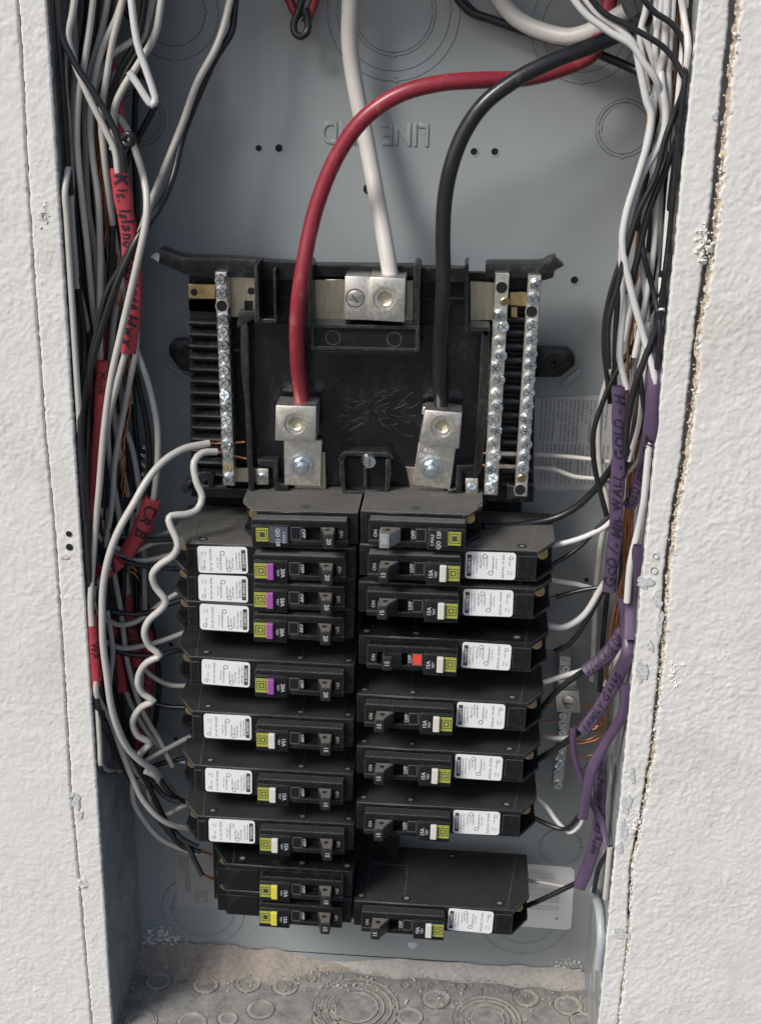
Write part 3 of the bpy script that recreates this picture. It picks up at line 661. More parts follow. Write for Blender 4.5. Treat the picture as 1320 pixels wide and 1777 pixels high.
# mounting ears
for pts, hole, r in (([(330, 590), (300, 592), (293, 600), (293, 616), (312, 641), (330, 648)], (318, 611), 10), ([(925, 605), (985, 607), (997, 618), (997, 634), (972, 655), (925, 655)], (962, 628), 12)):
    e = bs('mounting_ear', 'plastic_grey', [(pts, -12, -1.5, 1.0)]); c = U(*hole, -12); k = PXMM(*hole, -12)
    b = MB(); b.ring((c[0], c[2]), r*k*.9, r*k*1.2, -14, -11.5, 28); b.ring((c[0], c[2]), r*k*.35, r*k*.6, -13.2, -11.5, 24); b.build('ear_boss', M['plastic'], e, off=BO)
    b = MB(); b.cyl((c[0], c[2]), r*k*.34, -12.4, -11, 16); b.build('ear_hole', M['dark'], e, off=BO)
b = MB(); b.slab([(283, 618), (300, 636), (332, 655), (332, 664), (318, 662), (285, 634)], -1.6, 0, .8); bpart(b, 'stamped_boss', M['enamel']); b = MB(); b.slab([(972, 664), (1003, 640), (1010, 640), (1010, 652), (985, 672), (972, 672)], -1.6, 0, .8); bpart(b, 'stamped_boss', M['enamel'])  # low raised shapes on the back plate below the ears
# straps
st = bs('neutral_strap', 'tin', [([(392, 480), (443, 482), (446, 552), (395, 550)], -42, -39.5, .3)])
bs('strap_hole', 'dark', [([(424, 522), (439, 522), (439, 538), (424, 538)], -42.3, -41.5, .0)], st); c = U(436, 505, -42); b = MB(); b.cyl((c[0], c[2]), 2.4, -42.3, -41.6, 16); b.build('strap_hole', M['dark'], st, off=BO)
bs('neutral_strap', 'tin', [([(815, 488), (860, 490), (858, 556), (815, 556)], -42, -39.5, .3)])
bs('neutral_strap', 'tin', [([(543, 485), (600, 485), (600, 555), (543, 554)], -45, -42, .3)])
bs('neutral_strap', 'tin', [([(698, 487), (717, 487), (717, 560), (698, 559)], -45, -42, .3)])
bs('bonding_strap', 'brass', [([(326, 493), (374, 494), (374, 519), (327, 518)], -44, -42, .3)]); c = U(337, 507, -44); b = MB(); b.cyl((c[0], c[2]), 2.3, -44.3, -43.6, 16); b.build('strap_hole', M['dark'], base, off=BO)
bs('strap_rest', 'plastic_grey', [([(327, 520), (378, 520), (378, 541), (329, 540)], -36, -36, .8)])
bs('bonding_strap', 'brass', [([(884, 507), (914, 507), (914, 532), (884, 530)], -44, -42, .3), ([(886, 532), (897, 532), (897, 552), (886, 550)], -42, -38, .3)])
bs('bus_tab', 'tin', [([(446, 812), (408, 812), (408, 836), (446, 838)], -44, -42, .3)])
for px, py in ((455, 828), (818, 845)):
    q = bs('small_lug', 'alu', [([(px-11, py-15), (px+11, py-15), (px+11, py+14), (px-11, py+14)], -46, -34, .8)]); c = U(px, py, -46); screw(q, (c[0], c[2]), 3.0, -46.8, 2, BO, 'slot', .6)

# ------------------------------------------------------------------ neutral bars
def neutral_bar(px_top, px_bot, half, Yf, yb, screws, label, holes=(), off_x=0):
    t = U(*px_top, Yf); bt = U(*px_bot, Yf); o = empty('neutral_bar', tuple(bt)); off = tuple(bt)
    tag(o, label, 'neutral bar', 'neutral terminal bars beside the well')
    b = MB(); hw = half*PXMM(*px_top, Yf); n = 18
    P_ = [(t[0]-hw, t[2])]+[(t[0]+hw, t[2])]
    b.prism([(t[0]-hw, t[2]), (t[0]+hw, t[2]), (bt[0]+hw, bt[2]), (bt[0]-hw, bt[2])], Yf, yb, 'y', .5); b.build('bar', M['alu'], o, off=off)
    for x, y, kind in screws:
        c = U(x, y, Yf)
        if kind == 'h': b = MB(); b.cyl((c[0], c[2]), 3.6, Yf-.15, Yf+.6, 18); b.build('screw_hole', M['dark'], o, off=off); b = MB(); b.ring((c[0], c[2]), 3.6, 4.2, Yf-.3, Yf+.3, 24); b.build('hole_rim', M['alu'], o, off=off)
        elif kind == 'b': screw(o, (c[0], c[2]), 3.2, Yf-.4, 2, off, 'slot', random.uniform(0, 3), 'brass')
        elif kind == 'f': screw(o, (c[0], c[2]), 3.9, Yf-.9, 2, off, 'slot', -.9, 'alu')
        else: screw(o, (c[0], c[2]), 3.75, Yf-3.0, 4, off, 'cross', random.uniform(0, 3))
    for x, y in holes:      # side bores where wires enter
        c = U(x, y, Yf+4)
        b = MB(); b.prism([(c[1]+2.6*math.cos(a), c[2]+2.6*math.sin(a)) for a in np.linspace(0, 6.283, 13)[:-1]], c[0]-.2, c[0]+.25, 'x'); b.build('wire_bore', M['dark'], o, off=off)
    return o
ys = [484, 507, 531, 553, 576, 597, 620, 643, 663, 686, 707, 729, 750, 773, 790, 812, 830]
neutral_bar((383, 472), (397, 843), 10.5, -54, -44, [(383+(y-472)*.038, y, 'h' if i == 2 else ('b' if i == 15 else 's')) for i, y in enumerate(ys)], 'left neutral bar of zinc screws, with two white wires landed near its foot', holes=[(397+(y-500)*.035, y) for y in (540, 563, 587, 609, 631, 653, 675, 697, 719, 740, 762)])
sc = [(870, 499, 'h'), (875, 524, 'b'), (866, 546, 's'), (872, 567, 's'), (865, 592, 'f'), (869, 617, 's'), (858, 637, 's'), (866, 658, 's'), (861, 683, 'f'), (864, 705, 's'), (854, 727, 's'), (861, 746, 's'), (855, 768, 'f'), (859, 792, 's'), (850, 812, 's'), (856, 830, 's'), (850, 849, 's')]
neutral_bar((871, 474), (851, 860), 12.5, -54, -44, sc, 'inner right neutral bar with staggered screws and a large open hole at its top')
sc = [(929, 492, 's'), (925, 517, 's'), (922, 541, 'h'), (923, 565, 's'), (922, 588, 's'), (921, 612, 's'), (920, 633, 's'), (918, 657, 's'), (918, 680, 's'), (915, 703, 's'), (914, 726, 's'), (912, 747, 's'), (912, 770, 's'), (910, 792, 's'), (908, 812, 's'), (905, 830, 'b'), (902, 850, 'h')]
neutral_bar((928, 478), (903, 862), 11.5, -54, -44, sc, 'outer right neutral bar nearest the purple sleeves, one screw missing near its top')

# ------------------------------------------------------------------ lugs
def hexpoly(c, r, rot=0): return [(c[0]+r*math.cos(rot+k*math.pi/3), c[1]+r*math.sin(rot+k*math.pi/3)) for k in range(6)]
def cut(obj, cutter):
    """sink the cutter out of the object"""
    co = cutter.build('cutter', M['dark'], None, off=(0, 0, 0), smooth=0)
    md = obj.modifiers.new('cut', 'BOOLEAN'); md.object = co; md.operation = 'DIFFERENCE'; md.solver = 'EXACT'
    bpy.context.view_layer.update(); me = bpy.data.meshes.new_from_object(obj.evaluated_get(bpy.context.evaluated_depsgraph_get()))
    obj.modifiers.clear(); obj.data = me; me.name = obj.name; bpy.data.objects.remove(co)
def set_screw(parent, px, py, r_px, Yf, off, rot=.3):
    c = U(px, py, Yf); k = PXMM(px, py, Yf); r = r_px*k; c = (c[0], c[2])
    blk = [o for o in parent.children if o.name.startswith('lug_block')][-1]
    cb = MB(); cb.cyl((c[0]-off[0]*0, c[1]), r*.9, Yf-3, Yf+7, 36)
    cb.v = [(v[0]-0, v[1], v[2]) for v in cb.v]
    blk_loc = parent.location.copy(); cut(blk, cb)
    b = MB(); b.ring(c, r*.60, r*.88, Yf+1.2, Yf+6.9, 32); b.ring(c, r*.9, r*1.06, Yf-.2, Yf+.3, 36)
    o = b.build('set_screw', M['alu'], parent, off=off)
    b = MB()
    hp = hexpoly(c, r*.5, rot); n = 36; vs = []; fs = []
    for q in range(n):
        t = 2*math.pi*q/n; vs.append((c[0]+r*.61*math.cos(t), Yf+2.0, c[1]+r*.61*math.sin(t)))
    for q in range(n):
        t = 2*math.pi*q/n; a_ = (t-rot) % (math.pi/3)-math.pi/6; hr = r*.5*math.cos(math.pi/6)/math.cos(a_)
        vs.append((c[0]+hr*math.cos(t), Yf+2.6, c[1]+hr*math.sin(t)))
    for q in range(n):
        t = 2*math.pi*q/n; a_ = (t-rot) % (math.pi/3)-math.pi/6; hr = r*.49*math.cos(math.pi/6)/math.cos(a_)
        vs.append((c[0]+hr*math.cos(t), Yf+6.2, c[1]+hr*math.sin(t)))
    for q in range(n):
        w_ = (q+1) % n; fs += [(q, w_, n+w_, n+q), (n+q, n+w_, 2*n+w_, 2*n+q)]
    fs.append(tuple(range(2*n, 3*n))); b.add(vs, fs)
    b.build('hex_recess', M['brass_pale'], o, off=off, fix=False, smooth=30)
    return o
def lug(px_anchor, Yf, label):
    o = empty('cable_lug', tuple(U(*px_anchor, Yf))); tag(o, label, 'cable lug', 'aluminium lugs on the main cables'); return o, tuple(U(*px_anchor, Yf))
L, off = lug((517, 845), -40, 'left aluminium lug clamping the thick red cable')
b = MB(); b.slab([(478, 703), (549, 705), (548, 768), (477, 765)], -66, -45, 1.0); bd = b.build('lug_block', M['alu'], L, off=off)
b = MB(); b.slab([(492, 762), (559, 764), (557, 845), (493, 842)], -46, -41, .5); b.build('tang', M['alu'], L, off=off)
b = MB(); b.slab([(500, 785), (565, 785), (566, 852), (512, 852)], -42, -39, .4); b.build('bus_stab', M['tin'], L, off=off)
set_screw(L, 512, 736, 21, -66, off)
def nut(L, px, py, r_px, Yf, off):
    c = U(px, py, Yf); k = PXMM(px, py, Yf); r = r_px*k; c = (c[0], c[2])
    b = MB(); b.cyl(c, r, Yf-1.3, Yf, 30, .3); b.prism(hexpoly(c, r*.72, .4), Yf-5, Yf-1.2, 'y', .5); b.cyl(c, r*.32, Yf-8.5, Yf-4.8, 16, .4); b.cyl(c, r*.45, Yf-5.6, Yf-4.8, 16, .2)
    b.build('flange_nut', M['zinc'], L, off=off)
nut(L, 523, 807, 20, -46, off)
L, off = lug((748, 850), -40, 'right aluminium lug clamping the thick black cable, set at a slant')
b = MB(); b.slab([(737, 711), (802, 716), (796, 780), (726, 770)], -64, -45, 1.0); b.slab([(733, 706), (762, 708), (760, 722), (731, 720)], -54, -45, .6); b.build('lug_block', M['alu'], L, off=off)
b = MB(); b.slab([(727, 764), (792, 770), (781, 850), (714, 842)], -46, -41, .5); b.build('tang', M['alu'], L, off=off)
b = MB(); b.slab([(703, 810), (770, 815), (772, 855), (712, 850)], -42, -39, .4); b.build('bus_stab', M['tin'], L, off=off)
b = MB(); c = U(758, 784, -46)
b.text('B 350 MCM', (c[0], -46.15, c[2]), (.99, 0, -.12), (.12, 0, .99), 3.6); b.text('DUAL RATED', (c[0]-1, -46.15, c[2]-4), (.99, 0, -.12), (.12, 0, .99), 3.6); b.build('stamped_text', M['sticker'], L, off=off, smooth=0, fix=False)
set_screw(L, 766, 741, 21, -64, off, .6); nut(L, 748, 812, 20, -46, off)
L, off = lug((650, 560), -60, 'wide neutral lug clamping the white cable above the black shelf')
b = MB(); b.slab([(598, 479), (641, 480), (641, 556), (597, 555)], -62, -44, .8); b.build('lug_block', M['alu'], L, off=off)
b = MB(); b.slab([(641, 480), (704, 483), (702, 560), (639, 556)], -66, -44, .9); b.build('lug_block', M['alu'], L, off=off)
c = U(616, 517, -62); b = MB(); b.ring((c[0], c[2]), 5.2, 6.0, -62.2, -61.8, 30); b.build('screw_seat', M['alu_dark'], L, off=off); screw(L, (c[0], c[2]), 5.0, -62.5, 2, off, 'slot', -1.0, 'alu')
set_screw(L, 667, 519, 22, -66, off)

# ------------------------------------------------------------------ ground bars on the back plate
def ground_bar(top, bot, half, Yf, ys_, label):
    t = U(*top, Yf); q = U(*bot, Yf); o = empty('ground_bar', tuple(q)); off = tuple(q); tag(o, label, 'ground bar', 'ground bars on the back plate')
    hw = half*PXMM(*top, Yf); b = MB(); b.prism([(t[0]-hw, t[2]), (t[0]+hw, t[2]), (q[0]+hw, q[2]), (q[0]-hw, q[2])], Yf, Yf+8, 'y', .5)
    b.box(q[0]-hw*.5, q[0]+hw*.5, Yf+8, -.1, q[2]+4, q[2]+12); b.build('bar', M['alu'], o, off=off)
    for x, y in ys_: c = U(x, y, Yf); screw(o, (c[0], c[2]), 3.4, Yf-2.6, 3.6, off, 'slot', random.uniform(0, 3))
    return o, off
ground_bar((249, 774), (236, 960), 9, -16, [(247+random.uniform(-3, 3)-(y-780)*.06, y) for y in (780, 792, 812, 826, 848, 872, 896, 920, 944)], 'short ground bar half hidden behind the left wires')
g_, off = ground_bar((981, 1236), (966, 1368), 9.5, -26, [(977, 1241), (976, 1254), (976, 1270), (974, 1291), (972, 1308), (971, 1322), (966, 1337), (968, 1361)], 'ground bar with a large lug, low behind the purple sleeves')
b = MB(); b.slab([(962, 1200), (966, 1198), (1004, 1200), (1007, 1238), (964, 1236)], -40, -18, 1.2); b.slab([(966, 1180), (998, 1178), (1004, 1199), (966, 1198)], -30, -16, 1.5); lb = b.build('ground_lug', M['alu'], g_, off=off)
c = U(987, 1219, -40); screw(lb, (c[0], c[2]), 6.0, -41.4, 3, off, 'slot', .2, 'alu')
b = MB(); b.slab([(970, 1139), (990, 1140), (990, 1178), (968, 1178)], -20, -2, .5); b.build('bar_end', M['alu'], g_, off=off); c = U(981, 1160, -20); screw(g_, (c[0], c[2]), 3.4, -22, 3, off)

# ------------------------------------------------------------------ breakers
FF = -85.; TH = 21.6
class Local:
    """breaker coordinates: u outwards from the centre rail, depth Y, z across the thickness"""
    def __init__(s, side, ox): s.sd = side; s.ox = ox
    def x(s, u): return s.sd*(s.ox+u)
def breaker_proto(side, kind, label, rating, btn, dusty, faceprint):
    """kind: 'long' (with sticker), 'mid' (no sticker), 'short'"""
    sd = side; t2 = TH/2; o = empty('circuit_breaker'); off = (0, 0, 0)
    X = lambda u: sd*u
    def bx(mb, u0, u1, yf, yb, z0, z1, bev=.4, mi=0): mb.box(min(X(u0), X(u1)), max(X(u0), X(u1)), yf, yb, z0, z1, bev, mi)
    def pz(mb, poly, z0, z1, bev=.3, mi=0): mb.prism([(X(u), y) for u, y in poly], z0, z1, 'z', bev, mi)
    L = {'long': 124 if side < 0 else 127, 'mid': 103, 'short': 78}[kind]; bot_ = -16
    body = MB(); e = L-12
    pz(body, [(0, bot_), (e, bot_), (e, FF), (0, FF)], -t2+.1, t2-.1, .5)
    bd = body.build('body', [M['plastic']], o, smooth=40)
    tp = MB(); pz(tp, [(.2, bot_), (L, bot_), (L, -66), (L-12, FF-.3), (.2, FF-.3)] if kind != 'short' else [(.2, bot_), (L, bot_), (L, -60), (L-3, -68), (L-3, -74), (L-9, FF-.3), (.2, FF-.3)], t2-.1, t2+.5, .15)
    pz(tp, [(e-.1, bot_), (L, bot_), (L, -66), (L-12, FF-.3), (e-.1, FF-.3)], t2-2.4, t2-.1, .1)
    cov = tp.build('side_cover', [M[dusty]], o, smooth=40)
    bp = MB(); pz(bp, [(e-.1, bot_), (L, bot_), (L, -66), (L-12, FF+.2), (e-.1, FF+.2)], -t2, -t2+2.2, .3); pz(bp, [(e-.1, bot_), (L-.6, bot_), (L-.6, -56), (e-.1, -56)], -t2+2, t2-2.3, .3)
    bp.build('terminal_shroud', [M['plastic']], o, smooth=40)
    sw = MB(); sw.cyl((X(L-8), 3.5), 3.6, -72, -55, 14, .5); sw.cyl((X(L-8), 3.5), 2.2, -73, -71.5, 6); sw.build('terminal_screw', M['brass'], o)
    # moulded detail on the upper side: rivets, panel outline, small raised print
    if kind != 'short':
        for u_, y_ in ((4.5, FF+6), (37.5, FF+6), (L-22, FF+7), (70, -24)):
            r = MB(); r.ring((X(u_), y_), 2.0, 3.1, t2+.4, t2+.9, 20, 'z'); r.cyl((X(u_), y_), 2.0, t2+.3, t2+.55, 12, ax='z', mi=1); r.build('rivet', [M['dark'], M['rivet']], cov)
        r = MB()
        for (a, b_, c_, d_) in ((36, 36.8, FF+9, -24), (8, 36, -40, -39.4), (8, 8.6, FF+12, -40)): bx(r, a, b_, c_, d_, t2+.4, t2+.8, 0)
        pz(r, [(L-17, FF+.5), (L-16.2, FF+.5), (L-8, -20), (L-8.8, -20)], t2+.4, t2+.75, 0)
        for k, tx in enumerate(('20A 120V~ TYPE CAFI', 'COMBINATION ARC FAULT', 'TORQUE 36 LB-IN  AL/CU', 'CAUTION: TEST MONTHLY')):
            r.text(tx, (X(72), FF+16+k*6.5, t2+.62), (1, 0, 0), (0, 1, 0), 4.4)
        for k, tx in enumerate(('LISTED 4J', '10 kA', 'HACR')): r.text(tx, (X(22), FF+15+k*6.5, t2+.62), (1, 0, 0), (0, 1, 0), 4.)
        r.build('moulded_lettering', M[dusty], cov, smooth=0)
    else:
        r = MB(); r.ring((X(35), FF+8), .1, 3.2, t2+.4, t2+.7, 16, 'z'); r.ring((X(66), -40), .1, 2.6, t2+.4, t2+.7, 16, 'z'); r.build('rivet', M['seam'], cov)
        r = MB(); bx(r, 44, 60, -52, -51.3, t2+.4, t2+.8, 0); bx(r, 44, 44.7, -52, -36, t2+.4, t2+.8, 0); bx(r, 0, 20, -48, -47.3, t2+.4, t2+.8, 0); bx(r, 20, 20.7, -48, -30, t2+.4, t2+.8, 0); r.build('moulded_lettering', M[dusty], cov, smooth=0)
    # raised handle housing
    PF = FF-9; ue = 66 if kind != 'short' else 68; h = MB()
    bx(h, 6, ue, PF, FF, 3.6, t2-2.2, .9)                                       # upper rail
    bx(h, 6, 44, PF+.5, FF, -t2+1.6, -5.6, .7)                                  # lower rail
    bx(h, 6, 13, PF+1.2, FF, -6, 4, .4)
    bx(h, 33.5, 44.5, PF+.8, FF, -6, 4, .3)
    bx(h, 43.8, ue, PF-1.6, FF, -t2+.6 if kind == 'short' else -t2-.3, 4.6, .8)                                  # button block
    bx(h, 13, 34, FF-1.2, FF, -6, 4, 0, mi=1)
    hs = h.build('handle_housing', [M['plastic'], M['dark']], o, smooth=40)
    dt = MB(); bx(dt, 7, ue-1, PF+.2, PF+7.4, t2-2.35, t2-1.95, 0); dt.build('dust_film', M[dusty if dusty != 'dusty' else 'dusty'], hs, smooth=0)
    # edges worn to grey
    # trip window
    wn = MB(); bx(wn, 36.6, 42.4, PF+.1, PF+1, -4.6, 3.2, .2); wn.build('trip_window', M['red_flag' if rating.get('tripped') else 'window'], o)
    wf = MB()
    for a in ((36, 42.9, 3.2, 3.7), (36, 42.9, -5.1, -4.6), (36, 36.6, -5, 3.6), (42.3, 42.9, -5, 3.6)): bx(wf, a[0], a[1], PF+.0, PF+1, a[2], a[3], 0)
    wf.build('window_frame', M['scuff_light' if not rating.get('pale') else 'steel_blue'], o)
    # handle, leaning towards the rail
    hd = MB(); trip = rating.get('tripped'); du = 3 if trip else 0; gl = 4.5 if trip else 0
    hb = 23.6 if sd < 0 else 26.5
    pr = [(14+du, FF-2), (hb+du, FF-2), (hb+du, PF-.5), (20.9+du, PF-9+gl), (20.2+du, PF-11.5+gl), (13.8+du, PF-11.5+gl), (13.4+du, PF-6+gl)]
    pz(hd, pr, -6.2, 3.8, .7); ho = hd.build('handle', M[rating.get('hm', 'handle')], o, smooth=40)
    ht = MB(); pz(ht, [(14.4+du, PF+0), (hb-.6+du, PF+0), (20.3+du, PF-8.8+gl), (19.8+du, PF-11+gl), (14.2+du, PF-11+gl)], 3.75, 4.05, .1); ht.cyl((X(18.5+du), PF-4.6+gl*.5), 1.7, 4.0, 4.15, 14, ax='z', mi=1); ht.build('handle_top', [M['handle_top' if not trip else 'plastic'], M['dark']], ho, smooth=0)
    ex = (0, 0, sd); ey = (-sd, 0, 0)                    # print runs along the thickness; right side breakers read upwards
    nb = MB(); nb.text(rating['a'], (X(17.0+du), PF-11.62+gl, -1.2), ex, ey, 4.2, .02); nb.build('rating_number', M['white_print'], ho, smooth=0, fix=False)
    pr = MB()
    pr.text('OFF', (X(34.7), PF+.66, -.8), ex, ey, 3.5, .02); pr.text('ON', (X(10.5), PF+1.05, -1), ex, ey, 3.2, .01)
    B = PF-1.72
    if kind == 'short':
        pr.text('QO 1'+rating['a'], (X(51), B, -3.), ex, ey, 3.6, .03); pr.text('1 POLE', (X(47), B, -3.), ex, ey, 2.6, .02)
    else:
        pr.text(rating['a']+'A', (X(47), B, -3.4), ex, ey, 3.7, .03); pr.text('TEST', (X(50.2), B, -3.4), ex, ey, 2.2, .02)
    pr.build('white_print', M['white_print'], o, smooth=0, fix=False)
    # logo patch (nested squares) and test button
    g0, g1 = (57.2, 65.4) if kind != 'short' else (57, 65)
    zt, zb = (3.0, -7.6) if kind != 'short' else (3.2, -6)
    lp = MB(); bx(lp, g0, g1, B-.0, B+.4, zb, zt, 0); lo = lp.build('logo_patch', M['green'], o, smooth=0)
    lg = MB(); cu_, cz_ = (g0+g1)/2, (zb+zt)/2
    for q, w_ in ((3.3, .45), (1.75, .55)):
        for a in ((cu_-q, cu_+q, cz_+q-w_, cz_+q), (cu_-q, cu_+q, cz_-q, cz_-q+w_), (cu_-q, cu_-q+w_, cz_-q, cz_+q), (cu_+q-w_, cu_+q, cz_-q, cz_+q)): bx(lg, a[0], a[1], B-.1, B+.1, a[2], a[3], 0)
    if rating.get('solid'): bx(lg, cu_-1, cu_+1, B-.12, B+.1, cz_-1, cz_+1, 0)
    lg.build('nested_square_logo', M['black_print'], lo, smooth=0)
    if btn:
        tb = MB(); bx(tb, 52.6, 57.0, B-2.2, B+.5, -7.8, 3.4, .4); tb.build('test_button', M[btn], o)
    elif kind == 'short':
        q = MB(); bx(q, 44.6, 56.4, B+.05, B+.3, -7, 4.2, 0); q.build('printed_panel', M['steel_blue' if sd < 0 else 'plastic_grey'], o, smooth=0)
    if kind == 'long':
        u0, u1, z0, z1, r_ = 71, 104, -9.3, 9.6, 2.
        if sd > 0: u0, u1 = 68.5, 101
        P_ = []
        for cu2, cz2, a0 in ((u1-r_, z1-r_, 0), (u0+r_, z1-r_, 90), (u0+r_, z0+r_, 180), (u1-r_, z0+r_, 270)):
            for k in range(4):
                a = math.radians(a0+k*30); P_.append((X(cu2+r_*math.cos(a)), cz2+r_*math.sin(a)))
        lb = MB(); lb.prism(P_, FF-.75, FF-.3, 'y', 0); lo = lb.build('rating_label', M['sticker'], o, smooth=0)
        t = MB(); yl = FF-.83
        bx(t, u0+1.2, u0+4.0, yl, yl+.05, -7.6, 7.6, 0)                          # black brand strip at the rail end
        def tx(s_, u_, z_, sz, b_=.0): t.text(s_, (X(u_), yl, z_), ex, ey, sz*.84, 0)
        rr = faceprint
        tx('CIRCUIT BREAKER', u0+5.4, 0, 1.9); tx('COMBINATION TYPE', u0+7.5, -sd*-.6, 1.6); tx('ARC-FAULT', u0+10.0, sd*2.5, 2.0, .01); tx('CIRCUIT', u0+12, sd*2.5, 1.8); tx('INTERRUPTER', u0+14, sd*2.2, 1.6)
        tx('COMBINATION', u0+18, sd*1.4, 1.9, .01); tx('120V~ 60 Hz', u0+20, sd*1.4, 1.7); tx('ISSUE NO. '+rr, u0+24.5, 0, 2.4, .02); tx('10 kA', u0+28, sd*-4.5, 1.6); tx('40 C', u0+30, sd*-4.5, 1.6); tx('AWG 14-8', u0+28.6, sd*3, 1.5)
        for (u_, z_, r) in ((u0+16.5, -sd*5, 1.6), (u0+12.5, sd*6.8 if sd > 0 else -6.6, 1.5), (u0+29.5, sd*6, 1.3)):
            t.ring((X(u_), z_), r*.78, r, yl, yl+.05, 18)
        t.build('label_print', M['label_print'], lo, smooth=0, fix=False)
        ib = MB(); tx2 = ib; ib.text('SQUARE D', (X(u0+2.6), yl-.06, 0), ex, ey, 2.2, .02); ib.build('label_brand', M['sticker'], lo, smooth=0, fix=False)
        sb = MB(); bx(sb, u1+1.5, e-.5, FF-.7, FF, -7.5, 7.5, .4); sb.build('end_block', M['plastic'], o)
    if kind == 'mid':
        q = MB(); bx(q, 68, 98, FF-.5, FF+.1, -7, 7, .3); q.build('blank_panel', M['gloss'], o)
    tag(o, label, 'circuit breaker', None)
    return o
def copy_tree(o, parent=None):
    c = o.copy(); COL.objects.link(c); c.parent = parent
    for ch in [x for x in bpy.data.objects if x.parent == o]: copy_tree(ch, c)
    return c
KIDS = {}
def place(o, side, zc, ox=2.0, roll=0., dy=0., yaw=0., lab=None, group=None):
    dy += random.uniform(-.7, .7); yaw += random.uniform(-.5, .5); roll += random.uniform(-.15, .15)      # never quite in line
    o.location = (side*ox*MM, dy*MM, zc*MM); o.rotation_euler = (0, math.radians(roll), math.radians(yaw))
    if lab: o['label'] = lab
    if group: o['group'] = group
GR = 'breakers in the %s column'
zof = lambda x, y: float(U(x, y, FF-.5)[2])
# left column
Lm = breaker_proto(-1, 'long', '', dict(a='20'), 'violet', 'dusty', 'AF-120')
Ltop = breaker_proto(-1, 'long', '', dict(a='20'), 'violet', 'very_dusty', 'AF-120')
Lw = breaker_proto(-1, 'long', '', dict(a='15'), 'white_button', 'dusty', 'AF-115')
Ly = breaker_proto(-1, 'mid', '', dict(a='15', solid=1), 'yellow', 'plastic', '')
Ls = breaker_proto(-1, 'short', '', dict(a='20', solid=1, pale=1), None, 'very_dusty', '')
place(Ls, -1, zof(525, 914)+0, .8, -1.2, 0, 0, 'short dusty breaker at the top of the left column with a blue printed panel', GR % 'left')
place(Ltop, -1, zof(385, 970), 2.6, -.6, 0, 0, 'left breaker with magenta button, directly under the short dusty breaker', GR % 'left')
place(Lm, -1, zof(385, 1021), 2.6, -.3, 0, 0, 'middle of the three closely stacked left breakers with magenta buttons', GR % 'left')
q = copy_tree(Lm); place(q, -1, zof(387, 1074), 2.6, .2, 0, 0, 'lowest of the three closely stacked left breakers with magenta buttons', GR % 'left')
q = copy_tree(Lm); place(q, -1, zof(391, 1169), 2.2, .2, 0, 0, 'left breaker with magenta button standing alone below the stack of three', GR % 'left')
place(Lw, -1, zof(389, 1262), 2.2, .3, 0, 0, 'upper of the three left breakers with white buttons and white labels', GR % 'left')
q = copy_tree(Lw); place(q, -1, zof(393, 1357), 2.0, .3, 0, 0, 'middle of the three left breakers with white buttons and white labels', GR % 'left')
q = copy_tree(Lw); place(q, -1, zof(396, 1442), 1.6, .2, 0, 0, 'lowest of the three left breakers with white buttons and white labels', GR % 'left')
z1_ = zof(500, 1530); place(Ly, -1, z1_, 1.6, .4, 0, 0, 'upper left breaker with a yellow button and no label', GR % 'left')
q = copy_tree(Ly); place(q, -1, z1_-TH-1.2, 1.2, .4, 0, 0, 'lowest breaker of the left column, yellow button and no label', GR % 'left')
# right column
Rs = breaker_proto(1, 'short', '', dict(a='20', solid=1, hm='grey_handle'), None, 'very_dusty', '')
Rt = breaker_proto(1, 'long', '', dict(a='15'), 'white_button', 'very_dusty', 'XP-5020')
Rw = breaker_proto(1, 'long', '', dict(a='15'), 'white_button', 'dusty', 'XP-5020')
Rr = breaker_proto(1, 'long', '', dict(a='15', tripped=1), 'white_button', 'plastic', 'XP-5020')
place(Rs, 1, zof(720, 918), .8, -.4, 0, 0, 'short dusty breaker at the top of the right column with a pale grey handle', GR % 'right')
place(Rt, 1, zof(848, 982), -.2, -.4, 0, 0, 'right breaker with dusty side, just under the short one with the pale grey handle', GR % 'right')
place(Rw, 1, zof(848, 1047), -.2, -.2, 0, 0, 'second labelled breaker of the right column, above the one with the red flag', GR % 'right')
place(Rr, 1, zof(840, 1139), -.2, .2, 0, 0, 'tripped breaker showing a red flag in its window, right column', GR % 'right')
for (x, y, lb_) in ((836, 1241, 'right breaker just below the one with the red flag'), (832, 1331, 'right breaker second below the one with the red flag'), (826, 1428, 'right breaker with an open gap beneath it, last but one of the right column'), (822, 1598, 'lowest right breaker, standing apart with its broad black side in view')):
    q = copy_tree(Rw); place(q, 1, zof(x, y), -.2, .3, 0, 0, lb_, GR % 'right')
# torn knockout stub in the gap of the right column

# ------------------------------------------------------------------ main cables
wire('R', 9.8, [(1052, 20, -30), (1040, 55, -32), (1028, 92, -40), (960, 124, -46), (900, 137, -52), (840, 139, -60), (760, 145, -66), (690, 165, -68), (630, 207, -68), (585, 270, -66), (555, 340, -66), (538, 400, -68), (525, 470, -72), (517, 530, -72), (515, 590, -66), (518, 650, -58), (525, 706, -53)], -60,
     'thick red cable arching across the top down into the left lug', 'main cables', cat='cable')
wire('K', 9.4, [(1130, 20, -50), (1090, 50, -56), (1030, 78, -66), (960, 105, -74), (895, 138, -78), (840, 180, -80), (805, 230, -80), (782, 290, -80), (771, 350, -78), (768, 420, -76), (769, 480, -74), (766, 540, -72), (763, 600, -66), (763, 660, -58), (765, 712, -50)], -60,
     'thick black cable curving from the top right down into the right lug', 'main cables', cat='cable')
wire('C', 10.4, [(607, 20, -26), (606, 60, -24), (610, 110, -22), (620, 170, -22), (632, 225, -24), (642, 280, -28), (653, 340, -36), (664, 400, -44), (672, 445, -50), (678, 484, -53)], -30,
     'thick white cable running straight down the middle into the neutral lug', 'main cables', cat='cable')
